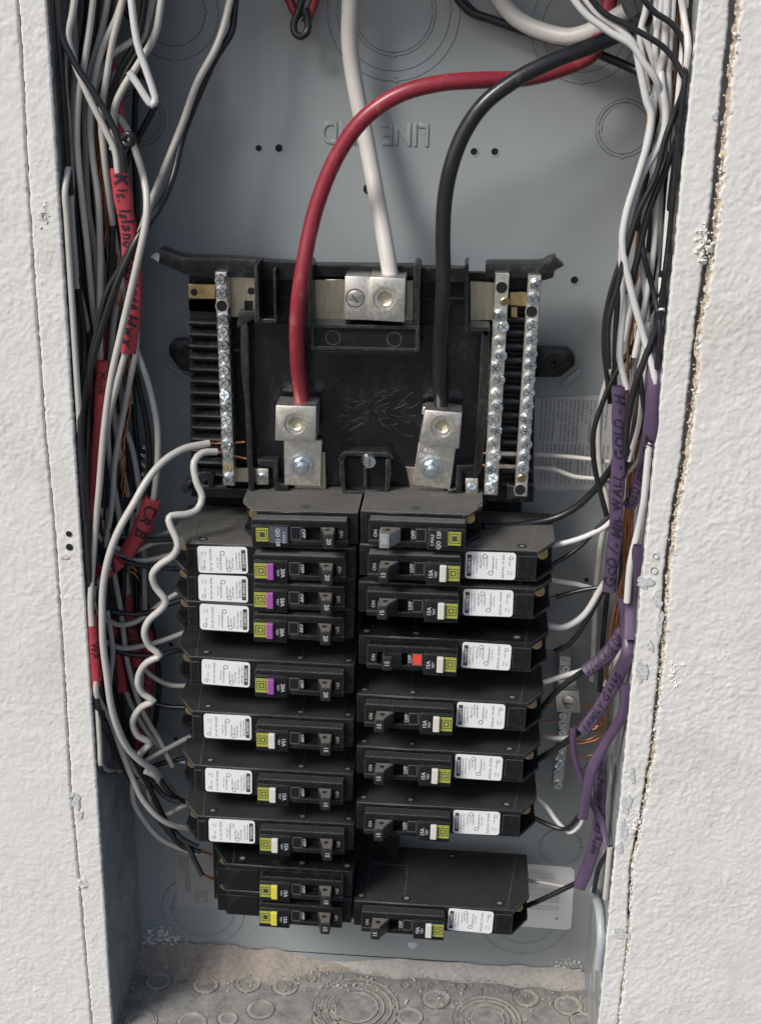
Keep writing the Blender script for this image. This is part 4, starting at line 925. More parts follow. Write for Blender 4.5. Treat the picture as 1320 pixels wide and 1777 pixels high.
wire('C', 10.5, [(880, 16, -14), (905, 38, -16), (940, 54, -20), (985, 64, -26), (1015, 58, -30), (1045, 44, -34), (1085, 20, -38)], -20,
     'thick white cable sagging across the upper right corner behind the black cable', 'main cables', cat='cable')
b = MB()
for k in range(26):      # frayed strands at the red cable end
    c = U(518+random.random()*14, 700, -53+random.uniform(-3, 3)); tube(b, spline([c, c+np.array((0, 0, -4.))], 2), .5, 5)
q = b.build('cut_strands', M['cable_red']); tag(q, 'frayed red insulation edge above the left lug', 'insulation', kind='stuff')

# ------------------------------------------------------------------ left bundle
GWL, GBL, GCL = 'white wires of the left bundle', 'black wires of the left bundle', 'bare copper wires of the left bundle'
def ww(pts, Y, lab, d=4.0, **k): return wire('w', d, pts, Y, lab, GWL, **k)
def bk(pts, Y, lab, d=4.0, **k): return wire('k', d, pts, Y, lab, GBL, **k)
ww([(127, 20), (119, 61), (127, 100), (151, 160), (187, 233), (200, 262), (205, 300)], -86, 'white wire sloping down the left edge into the top of the long red sleeve', 4.2)
bk([(105, 20), (108, 61), (130, 109), (163, 160), (193, 212), (212, 258), (217, 300)], -88, 'black wire crossing diagonally beside the white one into the long red sleeve')
ww([(124, 16), (114, 85), (111, 130), (116, 188), (122, 242), (125, 288), (124, 357), (128, 420, -60), (134, 500, -50)], -74, 'white wire hanging down close to the upper left flange')
ww([(184, 20), (175, 60), (154, 136), (148, 197), (149, 273), (154, 364), (166, 440), (169, 560), (168, 640), (170, 760)], -62, 'white wire falling straight down the left bundle, left of its twin')
ww([(205, 24), (181, 76), (165, 136), (157, 197), (161, 273), (171, 348), (174, 440), (174, 560), (174, 640)], -72, 'white wire entering the second, lower red sleeve', 4.2)
ww([(262, 16, -40), (248, 56, -50), (227, 73), (196, 94), (175, 127), (163, 158), (157, 200)], -66, 'short white wire bending left beneath the hairpin loop')
wire('W', 4.4, [(230, 16), (239, 76), (254, 121), (267, 160), (270, 174), (264, 182), (255, 172), (242, 151), (224, 124)], -86, 'bright white wire bent into a sharp hairpin, top left', 'white wires of the left bundle')
ww([(278, 16), (269, 61), (242, 109), (215, 151), (199, 188), (198, 218), (196, 260)], -76, 'white wire curving down behind the hairpin loop', 4.4)
ww([(396, 16, -46), (378, 76, -52), (342, 145, -54), (318, 212, -54), (290, 282, -56), (262, 352, -58), (245, 400, -58), (222, 460, -56), (200, 540, -56), (190, 640, -52)], -52, 'white wire swinging in alone from the top, right of the left bundle', 4.5)
bk([(407, 16, -40), (402, 55, -44), (375, 100, -48), (348, 158, -50), (318, 236, -52), (300, 309, -60), (278, 358, -72), (257, 388, -80), (240, 412, -86), (212, 470, -90), (190, 530, -90), (160, 630, -88), (145, 703, -86), (140, 764, -84), (137, 900, -82)], -80, 'long black wire shadowing the lone white one, then crossing the red sleeve', 4.4)
bk([(232, 420), (212, 460), (186, 508), (165, 590), (150, 660), (140, 720), (132, 790)], -87, 'black wire running parallel with the crossing one over the long red sleeve')
ww([(196, 120, -50), (198, 165, -54), (205, 200, -58), (217, 218, -60), (239, 273, -70), (254, 333, -84), (254, 379, -90), (240, 450, -93), (224, 520, -93), (211, 576, -93), (193, 658, -93), (181, 748, -92), (172, 855, -90), (165, 930, -88), (154, 1040, -84), (157, 1085, -83)], -88, 'pale white wire sweeping in front of the long red sleeve down the whole left side', 4.5)
ww([(220, 605, -82), (202, 673, -80), (187, 742, -72), (190, 794, -60), (205, 885, -50), (212, 930, -44)], -70, 'white wire leaving the foot of the long red sleeve towards the left', 4.2)
ww([(236, 605), (257, 664), (272, 733), (274, 794), (266, 875)], -54, 'white wire bowing right down into the red CR sleeve', 4.2)
ww([(186, 575), (208, 658), (215, 733), (230, 779), (242, 855), (240, 915)], -42, 'thin white wire behind, left of the short ground bar')
bk([(227, 610), (254, 733), (260, 794), (258, 872)], -46, 'black wire bowing right beside the white one into the red CR sleeve')
PK = ['outermost black wire down the left side panel', 'black wire passing behind the crossing white and black pair, upper left', 'black wire starting just left of the hairpin loop', 'black wire bending left at the hairpin loop, deep down',
      'black wire under the twisted copper strand, top left', 'black wire behind the bright hairpin loop, running down to the CR sleeve', 'black wire falling straight at the right rim of the left bundle', 'deepest black wire of the left bundle, behind the copper',
      'black wire passing the marked WP sleeve', 'black wire leaving the CR sleeve downwards', 'black wire dropping left of the coil', 'short black wire behind the foot of the long red sleeve', 'black wire inside the wide white arc', 'black wire packed in the left bundle']
for i, (pts, Y) in enumerate((
    ([(100, 16), (112, 180), (120, 300), (134, 430), (152, 560), (158, 640), (150, 800), (152, 960), (166, 1100), (178, 1240)], -66),
    ([(168, 16), (160, 80), (142, 130), (135, 200), (136, 300), (146, 420), (160, 520), (176, 640), (186, 760), (178, 900)], -58),
    ([(250, 16), (238, 70), (206, 130), (190, 200), (188, 280), (196, 380), (190, 500), (172, 620), (165, 740), (160, 900)], -64),
    ([(216, 16), (250, 60), (232, 110), (204, 160), (190, 260), (176, 360), (172, 470), (180, 600), (196, 700), (200, 860)], -48),
    ([(152, 16), (140, 130), (150, 280), (166, 420), (158, 540), (172, 660), (164, 800), (176, 940), (190, 1040)], -34),
    ([(232, 16), (234, 70), (242, 120), (262, 145), (272, 170), (266, 190), (240, 240), (214, 300), (205, 420), (200, 560), (214, 700), (220, 860)], -40),
    ([(256, 16), (244, 90), (236, 170), (234, 260), (238, 360), (236, 470), (226, 590), (232, 700), (240, 820), (232, 900)], -30),
    ([(190, 16), (182, 120), (172, 230), (168, 330), (186, 450), (196, 560), (190, 680), (176, 790), (184, 900)], -26),
    ([(134, 480), (146, 600), (140, 720), (148, 860), (160, 980), (176, 1120), (186, 1250)], -52),
    ([(196, 900), (206, 1000), (214, 1120), (236, 1260), (252, 1340)], -30), ([(222, 880), (236, 1000), (238, 1120), (246, 1230)], -24),
    ([(202, 640), (212, 740), (206, 850), (196, 960)], -36), ([(178, 900), (186, 1040), (200, 1180), (230, 1300)], -34))):
    bk(pts, Y, PK[i], 4.2)
WKL = ['white wire closest to the upper left flange', 'short white wire glimpsed left of the narrow red sleeve end', 'white wire curving left beneath the topmost red sleeve', 'white wire behind the copper strand below the long red sleeve', 'white wire ending behind the small red tag', 'white wire between the straight twin and the long red sleeve', 'white wire behind the dark red sleeves', 'extra white wire']
for pts, Y in (([(128, 16, -50), (131, 100, -50), (128, 180, -52), (124, 260, -58), (112, 330), (104, 372), (108, 440), (116, 520), (122, 640), (126, 760), (134, 900)], -68), ([(136, 500), (150, 560), (158, 610)], -60), ([(256, 16), (250, 60), (232, 90), (200, 150), (180, 220)], -60),
               ([(192, 680, -60), (206, 780, -50), (222, 860, -40)], -50), ([(206, 720), (204, 800), (196, 870), (186, 930)], -44), ([(166, 330), (176, 440), (184, 520)], -46)):
    WK = globals().get('WK', -1)+1; ww(pts, Y, WKL[WK], 4.0)
def twist(pts, Y, n, lab, group, amp=1.6, d=1.7):
    C = path(pts, Y); T, N, B_ = frames(C)
    for j in range(n):
        a = np.arange(len(C))*.55+2*math.pi*j/n
        P = C+amp*(np.cos(a)[:, None]*N+np.sin(a)[:, None]*B_); mb = MB(); tube(mb, P, d/2, 7)
        o = mb.build('copper_wire', M['copper'], off=P[0], smooth=60); tag(o, lab, 'wire', group)
twist([(205, 16), (200, 60), (186, 120), (174, 190), (172, 260), (178, 340), (196, 410), (204, 470), (205, 530)], -58, 3, 'bare copper strand twisted down through the left bundle', GCL)
twist([(216, 590), (224, 650), (221, 720), (212, 770), (216, 860)], -48, 3, 'bare copper strand below the long red sleeve', GCL)
twist([(180, 200), (170, 290), (180, 400), (188, 500), (200, 620)], -40, 2, 'bare copper strand deep in the left bundle', GCL)
for pts in ([(212, 985), (228, 982), (238, 992)], [(214, 992), (232, 994), (240, 1004)], [(204, 880), (216, 892), (228, 897)]): wire('c', 1.7, pts, -40, 'short loose copper end between the left wires', GCL)

# long pigtails landed on the left neutral bar
ww([(363, 769, -56), (318, 779, -66), (281, 803, -76), (254, 836, -84), (234, 871, -90), (206, 921, -96), (188, 971, -98), (179, 1023, -98), (178, 1069, -98), (179, 1114, -98), (186, 1171, -96), (193, 1223, -94), (204, 1261, -90), (222, 1298, -84), (247, 1323, -78), (268, 1336, -70), (282, 1352, -50), (300, 1374, -40)], -80,
   'longest white wire, sweeping from the neutral bar in a wide arc down the left side', 4.9, tips=[[(361, 769.5, -56), (385, 769, -50), (425, 767, -48)]])
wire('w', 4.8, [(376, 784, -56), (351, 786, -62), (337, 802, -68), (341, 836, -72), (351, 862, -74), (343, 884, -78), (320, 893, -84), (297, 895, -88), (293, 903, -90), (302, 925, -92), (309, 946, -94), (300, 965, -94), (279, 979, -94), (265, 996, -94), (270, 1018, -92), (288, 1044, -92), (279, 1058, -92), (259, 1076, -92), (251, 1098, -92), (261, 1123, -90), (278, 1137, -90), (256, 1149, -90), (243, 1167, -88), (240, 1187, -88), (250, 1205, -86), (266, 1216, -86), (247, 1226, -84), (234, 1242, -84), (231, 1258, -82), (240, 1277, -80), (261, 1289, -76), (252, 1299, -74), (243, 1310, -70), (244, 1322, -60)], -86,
     'coiled white pigtail wriggling down past the left breaker ends', GWL, tips=[[(374, 784, -56), (392, 788, -50), (428, 796, -48)]])

# short leads into the left breakers (they end inside the breaker ends)
def lead(k, pts, Y0, Y1, lab, tip=None, d=3.8):
    n = len(pts); P = [(x, y, Y0+(Y1-Y0)*i/(n-1)) for i, (x, y) in enumerate(pts)]
    return wire(k, d, P, Y0, lab, GWL if k == 'w' else GBL, tips=[tip] if tip else ())
lead('w', [(175, 880), (177, 905), (190, 940), (215, 956), (238, 955), (263, 943), (280, 940), (310, 936)], -60, -44, 'white lead into the topmost long breaker on the left, upper one')
lead('w', [(255, 936), (275, 930), (297, 921), (325, 912)], -40, -42, 'faint white lead behind the coil at the topmost long left breaker')
lead('w', [(168, 925), (180, 945), (198, 959), (229, 971), (256, 972), (284, 966), (312, 958)], -56, -44, 'white lead into the topmost long breaker on the left, lower one')
lead('k', [(190, 918), (206, 930), (256, 937), (290, 936), (315, 936)], -60, -46, 'black lead running level into the topmost long left breaker')
lead('k', [(168, 940), (190, 962), (226, 977), (256, 983), (297, 987), (320, 988)], -62, -46, 'black lead under the two white ones at the second left breaker')
lead('w', [(190, 985), (179, 998), (163, 1023), (163, 1053), (179, 1071), (211, 1085), (238, 1078), (256, 1066), (290, 1040), (315, 1026)], -70, -44, 'white lead curling round from the small red tag to the third left breaker')
lead('k', [(160, 1040), (188, 1060), (234, 1066), (262, 1062), (290, 1050), (318, 1040)], -60, -44, 'black lead curving to the third left breaker')
lead('w', [(160, 1092), (188, 1116), (215, 1125), (256, 1119), (290, 1109), (330, 1094)], -60, -42, 'white lead rising to the underside of the three stacked left breakers')
lead('k', [(170, 1110), (190, 1123), (222, 1135), (279, 1137), (302, 1130), (325, 1126)], -58, -42, 'black lead to the magenta button breaker standing alone')
lead('w', [(235, 1135), (254, 1164), (275, 1180), (297, 1189), (322, 1190), (340, 1188)], -36, -44, 'white lead dipping to the left breaker with the lone magenta button')
ww([(214, 960), (218, 985), (220, 1040)], -36, 'short upright white wire between the red tags'); ww([(250, 953), (252, 1057)], -28, 'upright white wire near the short ground bar')
lead('k', [(240, 1205), (268, 1220), (290, 1226), (325, 1228)], -40, -44, 'black lead into the upper white button breaker on the left')
lead('w', [(240, 1328), (256, 1318), (285, 1302), (325, 1281), (338, 1276)], -60, -44, 'white lead rising diagonally to the upper white button breaker')
ww([(163, 1180, -80), (168, 1205, -74), (195, 1257, -74), (211, 1302, -74), (229, 1348, -72), (247, 1386, -70), (275, 1418, -66), (300, 1432, -60), (330, 1438, -50)], -70, 'white wire running down inside the wide arc to the lowest labelled left breaker', 4.3)
bk([(158, 1210, -60), (175, 1250, -60), (200, 1285, -62), (222, 1320, -60), (240, 1350, -58)], -60, 'black wire behind the wide white arc, lower left')
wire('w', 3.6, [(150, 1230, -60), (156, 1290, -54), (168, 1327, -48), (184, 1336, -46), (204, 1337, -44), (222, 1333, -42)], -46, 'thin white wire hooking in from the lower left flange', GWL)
bk([(155, 1322, -46), (175, 1336, -44), (200, 1341, -40)], -46, 'black wire beneath the thin hooked white one', 3.2)
ww([(215, 1190), (234, 1234), (268, 1286), (302, 1316), (322, 1322)], -44, 'white wire slanting down behind the coil to the middle white button breaker')
ww([(225, 1315, -60), (240, 1345, -58), (256, 1360, -50)], -50, 'short white wire below the end of the wide arc')
ww([(231, 1350, -60), (232, 1389, -58), (247, 1418, -56), (279, 1455, -50), (325, 1475, -40), (365, 1480, -36)], -50, 'lowest white wire curving out to the yellow button breakers', 4.3)
ww([(266, 1340, -50), (259, 1373, -50), (265, 1400, -50), (288, 1414, -46), (311, 1402, -44), (330, 1394, -42)], -50, 'white wire looping round to the lower left breakers')
wire('W', 4.6, [(252, 1338, -66), (268, 1345, -62), (277, 1358, -52), (266, 1368, -44)], -60, 'cut white wire end beside the tip of the wide arc', GWL)
lead('k', [(262, 1330), (275, 1348), (297, 1377), (315, 1389), (335, 1392)], -62, -44, 'black lead curving to the lower white button breaker on the left')
lead('k', [(250, 1345), (268, 1330), (290, 1322), (320, 1316)], -50, -44, 'black lead rising a little to the middle white button breaker')
lead('k', [(228, 1310), (238, 1327), (256, 1359), (284, 1416), (313, 1466), (348, 1478)], -66, -52, 'black lead with bare tip at the upper yellow button breaker', [(346, 1477.5, -52), (368, 1483, -48)])
lead('k', [(286, 1420), (297, 1436), (325, 1466), (338, 1493), (351, 1519)], -50, -60, 'black lead with bare tip at the lower yellow button breaker', [(350, 1517, -60), (372, 1526, -56)])
lead('k', [(240, 1370), (262, 1405), (290, 1440), (318, 1470), (340, 1476)], -52, -48, 'black lead beside the bare tipped ones, lower left')

TKL = ['white wire running to the middle left white button breaker behind the coil', 'black wire through the tangle just right of the wide white arc', 'white wire behind the CR sleeve, ending behind the coil', 'long black wire through the tangle to the lower white button breaker', 'white wire between WP sleeve and coil', 'black wire bulging right behind the coil', 'lowest black wire of the left tangle']
for pts, Y, k in (([(182, 880), (196, 980), (210, 1060), (222, 1150), (246, 1230), (280, 1290), (300, 1330)], -50, 'w'), ([(200, 860), (214, 960), (212, 1060), (196, 1150), (196, 1240), (222, 1320)], -44, 'k'), ([(232, 890), (220, 980), (230, 1080), (246, 1160), (240, 1240)], -34, 'w'),
                  ([(160, 1060), (176, 1140), (196, 1220), (226, 1300), (258, 1350), (290, 1384), (312, 1392)], -56, 'k'), ([(186, 1060), (196, 1130), (190, 1200), (204, 1270), (236, 1330)], -62, 'w'), ([(240, 1000), (262, 1080), (276, 1180), (268, 1260), (250, 1320)], -26, 'k'), ([(172, 1240), (196, 1290), (226, 1350), (258, 1400), (300, 1446), (344, 1470)], -54, 'k')):
    TK = globals().get('TK', -1)+1; (ww if k == 'w' else bk)(pts, Y, TKL[TK], 3.9)
# ------------------------------------------------------------------ red sleeves with marker writing
RG = 'red marked sleeves on the left wires'
sleeve('red', 27, [(206, 291), (214, 345), (223, 400), (229, 455), (232, 510), (228, 560), (222, 612)], -84, 'long red sleeve marked Kit. Island on the left wires', 'Kit. Island Outlets Hwx', .8, group=RG, start=.03, side=-.12, fill=True)
sleeve('red', 19, [(177, 626), (175, 700), (168, 800), (160, 880), (155, 922)], -78, 'long plain red sleeve below the marked one, hugging the left flange', 'Nook', .6, group=RG, start=.06)
sleeve('red', 17, [(194, 530), (186, 570), (176, 610), (168, 650), (164, 690)], -52, 'red sleeve partly hidden behind the upper left wires', 'Dwc', .62, group=RG)
sleeve('red', 15, [(168, 566), (160, 600), (154, 640), (150, 686)], -44, 'narrow red sleeve end close to the left flange', None, group=RG)
sleeve('red', 26, [(266, 866), (256, 892), (246, 918), (232, 942), (220, 962)], -56, 'short red sleeve marked CR, left of the breakers', 'CR B', .78, group=RG, start=.08)
sleeve('red', 24, [(208, 972), (196, 982), (184, 990), (172, 996)], -66, 'small red tag folded across the long white arc', 'A', .8, group=RG)
sleeve('red', 15, [(156, 1066), (159, 1110), (162, 1150), (164, 1190)], -84, 'red sleeve marked WP at the very edge of the left flange', 'WP', .9, group=RG, start=.38)
sleeve('red', 20, [(216, 1034), (222, 1070), (230, 1110), (240, 1155)], -38, 'red sleeve standing between the long arc and the coil', 'Ext', .7, group=RG, start=.4)
sleeve('red', 17, [(190, 1075), (198, 1110), (206, 1150), (213, 1200)], -46, 'dark red sleeve directly right of the wide white arc', 'Gfi', .6, group=RG, start=.3)
sleeve('red', 18, [(256, 1095), (258, 1150), (254, 1200), (248, 1250), (238, 1300)], -30, 'dark red sleeve behind the lower turns of the coil', 'Bed 2', .6, group=RG, start=.3)
sleeve('red', 16, [(166, 1075), (172, 1110), (172, 1150), (168, 1180)], -56, 'dim red sleeve behind the WP one', None, group=RG)
sleeve('red', 15, [(176, 40), (186, 80), (194, 120), (190, 160)], -46, 'topmost red sleeve at the upper left corner', 'Wm', .8, group=RG)
sleeve('red', 15, [(194, 108), (186, 135), (180, 160), (178, 190)], -52, 'short red sleeve between the white wires, upper left', 'uc', .8, group=RG)
sleeve('red', 15, [(203, 168), (208, 195), (212, 220), (210, 240)], -58, 'short red sleeve just above the long marked one', 'C', .8, group=RG)
# twisted black end and a closed black loop
wire('k', 4.0, [(214, 240, -90), (222, 232, -92), (230, 236, -92), (230, 248, -90), (220, 252, -88), (212, 244, -86)], -88, 'black wire end curled into a tiny eye, upper left', GBL)
wire('k', 4.6, [(520, 14, -20), (510, 40, -20), (511, 56, -21), (522, 64, -22), (533, 55, -21), (534, 38, -20), (528, 14, -20)], -20, 'small closed black loop hanging from the top edge', 'loop at the top edge')
for p in ([(508, 14), (514, 24), (520, 32)], [(542, 14), (536, 28), (530, 40)]): wire('R', 5.5, p, -16, 'scrap of red wire behind the small black loop', 'red scraps at the top edge')

# ------------------------------------------------------------------ right bundle
GWR, GBR, GCR = 'white wires of the right bundle', 'black wires of the right bundle', 'bare copper wires of the right bundle'
def wr_(pts, Y, lab, d=4.0, k='W', **kw): return wire(k, d, pts, Y, lab, GWR, **kw)
def br_(pts, Y, lab, d=3.5, **kw): return wire('k', d, pts, Y, lab, GBR, **kw)
wr_([(1008, 16), (1055, 54), (1097, 80), (1116, 108), (1138, 140, -88), (1148, 180, -80), (1152, 240, -70), (1150, 330, -60)], -90, 'white wire cutting down across the top right corner')
wr_([(1030, 16), (1075, 51), (1100, 80), (1110, 121), (1122, 178), (1129, 197), (1125, 239), (1106, 305), (1087, 366), (1079, 414), (1081, 440), (1087, 473), (1102, 533), (1120, 597), (1135, 658), (1142, 714), (1146, 770), (1138, 830), (1125, 871), (1106, 921), (1093, 978), (1087, 1045)], -88, 'white wire bowing left then right along the front of the right bundle', 4.4)
wr_([(1156, 16), (1154, 45), (1151, 95), (1141, 134), (1134, 178), (1126, 225), (1110, 300), (1094, 350), (1084, 400), (1078, 440), (1082, 520), (1075, 597), (1075, 624), (1087, 675)], -80, 'white wire descending into the tallest purple sleeve', 4.2)
wr_([(1138, 16, -60), (1142, 80, -70), (1148, 150), (1154, 190), (1152, 225), (1138, 261), (1113, 305), (1096, 360), (1088, 410)], -84, 'white wire with a soft bend at the height of the upper right knockout', 4.4)
wr_([(1113, 50), (1128, 90), (1140, 140), (1128, 190), (1136, 240), (1146, 300), (1144, 380), (1146, 460), (1147, 540)], -66, 'white wire nearly upright in the middle of the right bundle')
wr_([(1128, 440), (1110, 490), (1092, 550), (1084, 590)], -70, 'white wire slanting behind the crossing black ones')
wr_([(1105, 560), (1100, 640), (1098, 720), (1096, 780)], -60, 'white wire right of the tallest purple sleeve')
wr_([(1116, 760), (1106, 800), (1094, 815), (1082, 825)], -72, 'white wire hooking left under the second purple sleeve', 3.2)
wr_([(1120, 16), (1110, 60), (1118, 120), (1124, 160)], -62, 'white wire in the top of the right bundle'); wr_([(1140, 16), (1132, 70), (1136, 110)], -54, 'white wire in the top of the right bundle')
wr_([(1186, 30), (1196, 80), (1202, 130)], -80, 'white wire beside the upper right flange')
RBL = ['black wire over the second purple sleeve, left one', 'short black wire over the second purple sleeve, right one', 'outermost black wire along the right flange', 'black wire deep in the right bundle, nearest its upright white wire', 'long black wire weaving down the middle of the right bundle', 'black wire leaving the right bundle towards the second purple sleeve', 'black wire in the middle of the right bundle, level with the base top', 'deepest black wire slanting left through the right bundle', 'black wire behind the branching purple sleeve', 'black wire behind the foot of the tallest purple sleeve']
br_([(1130, 16), (1164, 41), (1186, 73), (1189, 105), (1186, 153), (1170, 197), (1154, 239), (1138, 302), (1108, 366), (1087, 430), (1070, 500), (1055, 560), (1055, 640)], -88, 'black wire making the widest bow at the top of the right bundle')
br_([(1040, 16), (1090, 45), (1148, 80), (1170, 105), (1186, 134)], -91, 'black wire crossing from the top middle to the right flange', 3.4)
br_([(1168, 16), (1164, 57), (1160, 111), (1145, 178), (1124, 260), (1118, 320), (1102, 400)], -72, 'black wire beside the upright white one, upper right', 4.2)
br_([(1192, 200), (1189, 223), (1154, 293), (1125, 366), (1106, 445), (1090, 510)], -84, 'black wire sloping left from the flange, right bundle', 4.2)
br_([(1128, 300, -60), (1112, 370, -70), (1114, 430), (1132, 503), (1144, 570), (1151, 640)], -84, 'black wire slanting right below the white bend')
br_([(1172, 455), (1165, 482), (1141, 561), (1120, 618), (1102, 667), (1088, 730), (1084, 790)], -90, 'foremost black wire crossing from the flange towards the tallest purple sleeve', 4.4)
br_([(1164, 420), (1150, 500), (1126, 542), (1102, 594), (1071, 642), (1040, 712), (1028, 758), (1032, 815), (1052, 895)], -64, 'black wire arcing left over the silver sticker')
br_([(1120, 290), (1104, 360), (1090, 420), (1075, 455), (1052, 536), (1047, 597), (1053, 658), (1058, 700)], -60, 'outermost black wire on the left rim of the right bundle', 3.2)
br_([(1116, 320), (1100, 390), (1084, 450), (1071, 530), (1067, 597), (1065, 680)], -56, 'black wire dropping behind the tallest purple sleeve', 3.6)
br_([(1110, 650), (1114, 690), (1123, 748), (1130, 810)], -90, 'thin glossy black wire over the second purple sleeve', 3.2)
br_([(1116, 640), (1106, 720), (1094, 780), (1080, 830)], -78, RBL[0]); br_([(1118, 700), (1104, 760), (1086, 800)], -80, RBL[1])
for n_, (pts, Y) in enumerate((([(1190, 16), (1196, 120), (1190, 240), (1176, 340), (1168, 440)], -60), ([(1150, 16), (1168, 120), (1176, 220), (1164, 330), (1152, 430), (1140, 540), (1132, 640)], -50), ([(1178, 16), (1180, 100), (1172, 200), (1160, 300), (1140, 420), (1126, 520), (1112, 640), (1106, 760)], -44),
               ([(1176, 300), (1164, 400), (1150, 500), (1136, 600), (1128, 700), (1120, 780)], -56), ([(1136, 300), (1128, 400), (1120, 480), (1116, 580), (1110, 680)], -50), ([(1130, 90), (1150, 200), (1140, 300), (1126, 420), (1108, 540), (1096, 640)], -38), ([(1090, 900), (1078, 980), (1070, 1080), (1062, 1200)], -22),
               ([(1060, 820), (1062, 900), (1056, 1000), (1046, 1100), (1040, 1200)], -26))): br_(pts, Y, RBL[2+n_], 3.6)
wire('k', 5.4, [(810, 16, -12), (850, 33, -12), (884, 45, -12), (941, 64, -12), (985, 76, -12), (1040, 95, -14), (1106, 124, -20), (1130, 140, -30)], -12, 'pair of dark wires sagging along the top behind the thick black cable', GBR)
wire('k', 3.0, [(820, 16, -10), (884, 40, -10), (941, 58, -10), (990, 71, -10)], -10, 'thin dark wire just above the sagging pair', GBR)
wire('k', 5.0, [(1062, 810, -50), (1050, 826, -48), (1029, 852, -44), (999, 880, -40), (965, 898, -38), (920, 908, -38), (880, 913, -42), (838, 914, -50)], -40, 'black wire sweeping under the silver sticker to the short right breaker', GBR)
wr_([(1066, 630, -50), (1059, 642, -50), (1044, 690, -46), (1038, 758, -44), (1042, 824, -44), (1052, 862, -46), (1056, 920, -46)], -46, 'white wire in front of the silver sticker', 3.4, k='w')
for pts, lb_ in (([(846, 787, -52), (894, 788, -40), (920, 789, -34), (965, 791, -30), (1026, 797, -34), (1060, 802, -44)], 'upper of two thin white wires crossing the silver sticker'), ([(846, 808, -52), (888, 810, -40), (920, 811, -34), (962, 815, -30), (996, 827, -32), (1034, 831, -36), (1062, 836, -42)], 'lower of two thin white wires crossing the silver sticker')):
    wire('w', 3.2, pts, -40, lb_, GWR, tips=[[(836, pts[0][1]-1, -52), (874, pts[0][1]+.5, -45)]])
lr = lambda k, pts, Y0, Y1, lab, tip=None, d=3.6, kk=None: wire(kk or k, d, [(x, y, Y0+(Y1-Y0)*i/(len(pts)-1)) for i, (x, y) in enumerate(pts)], Y0, lab, GBR if k == 'k' else GWR, tips=[tip] if tip else ())
lr('w', [(942, 946), (961, 946), (995, 938), (1022, 928), (1052, 912), (1064, 900)], -50, -52, 'bright white lead rising from the first labelled right breaker', kk='W', d=3.9)
lr('k', [(945, 986), (961, 978), (1000, 953), (1047, 905), (1062, 890)], -52, -50, 'black lead beneath the bright white one, first labelled right breaker', d=3.2)
lr('w', [(945, 1002), (959, 1007), (1000, 1014), (1030, 1022)], -50, -44, 'white lead running level from the second right breaker', kk='W')
lr('k', [(964, 1036), (1006, 1025), (1040, 1019), (1056, 1015)], -50, -56, 'black lead with bare tip from the second right breaker', [(940, 1040, -48), (966, 1036, -50)], 3.3)
lr('w', [(935, 1084), (955, 1087), (979, 1088), (1011, 1069), (1040, 1025), (1048, 1012)], -48, -60, 'thick white lead curving up to the tallest purple sleeve', kk='W', d=4.6)
lr('k', [(962, 1130), (986, 1119), (1018, 1075), (1043, 1030), (1052, 1012)], -50, -60, 'black lead with bare tip from the red flag breaker', [(938, 1130, -46), (964, 1130, -50)], 3.6)
lr('w', [(1056, 900), (1047, 921), (1038, 978), (1034, 1016), (1032, 1060), (1029, 1137), (1026, 1180)], -40, -20, 'upright white wire behind the leads, right of the breakers', kk='w', d=4.4)
lr('w', [(925, 1188), (940, 1185), (977, 1173), (1009, 1164), (1020, 1158)], -46, -66, 'white lead from the breaker below the red flag one', kk='W', d=3.9)
lr('k', [(930, 1238), (943, 1225), (965, 1200), (1006, 1168), (1020, 1160)], -50, -66, 'black lead slanting over the ground lug', [(920, 1240, -46), (940, 1228, -50)], 4.2)
wr_([(1084, 1100), (1077, 1128), (1061, 1160), (1050, 1190)], -60, 'white wire between the two slanting purple sleeves')
lr('w', [(925, 1274), (939, 1278), (962, 1281), (991, 1280), (1012, 1272), (1020, 1262)], -40, -72, 'white lead looping from beneath the slanting Family sleeve', kk='w')
lr('k', [(925, 1322), (937, 1316), (966, 1298), (994, 1278), (1012, 1264)], -50, -74, 'thick black lead crossing the low ground bar', d=4.6)
lr('w', [(915, 1368), (929, 1382), (948, 1400), (966, 1425), (987, 1444), (1003, 1435), (1013, 1415)], -46, -70, 'white lead dipping in a V below the ground bar', kk='W')
lr('k', [(910, 1414), (925, 1419), (953, 1432), (978, 1439), (994, 1428), (1008, 1410)], -50, -72, 'black lead dipping beside the white V', d=3.4)
lr('w', [(905, 1520), (918, 1528), (944, 1532), (980, 1538), (1004, 1536)], -30, -40, 'thin white lead across the lowest right sticker', kk='w', d=2.8)
lr('k', [(905, 1574), (919, 1570), (948, 1557), (994, 1535), (1006, 1530)], -50, -70, 'black lead from the lowest right breaker to the Laundry sleeve', d=3.9)
br_([(1058, 1470), (1053, 1480), (1038, 1508), (1032, 1535), (1030, 1548)], -72, 'black wire end dropping out of the forked purple sleeve')
wire('g', 6.6, [(1030, 1545, -40), (1040, 1585, -38), (1048, 1630, -34), (1052, 1680, -30)], -36, 'grey cable stub leaning on the lower right side panel', 'grey cable stubs')
wire('w', 4.0, [(1058, 1470), (1062, 1500), (1060, 1560)], -60, 'short white wire end beside the forked purple sleeve', GWR)
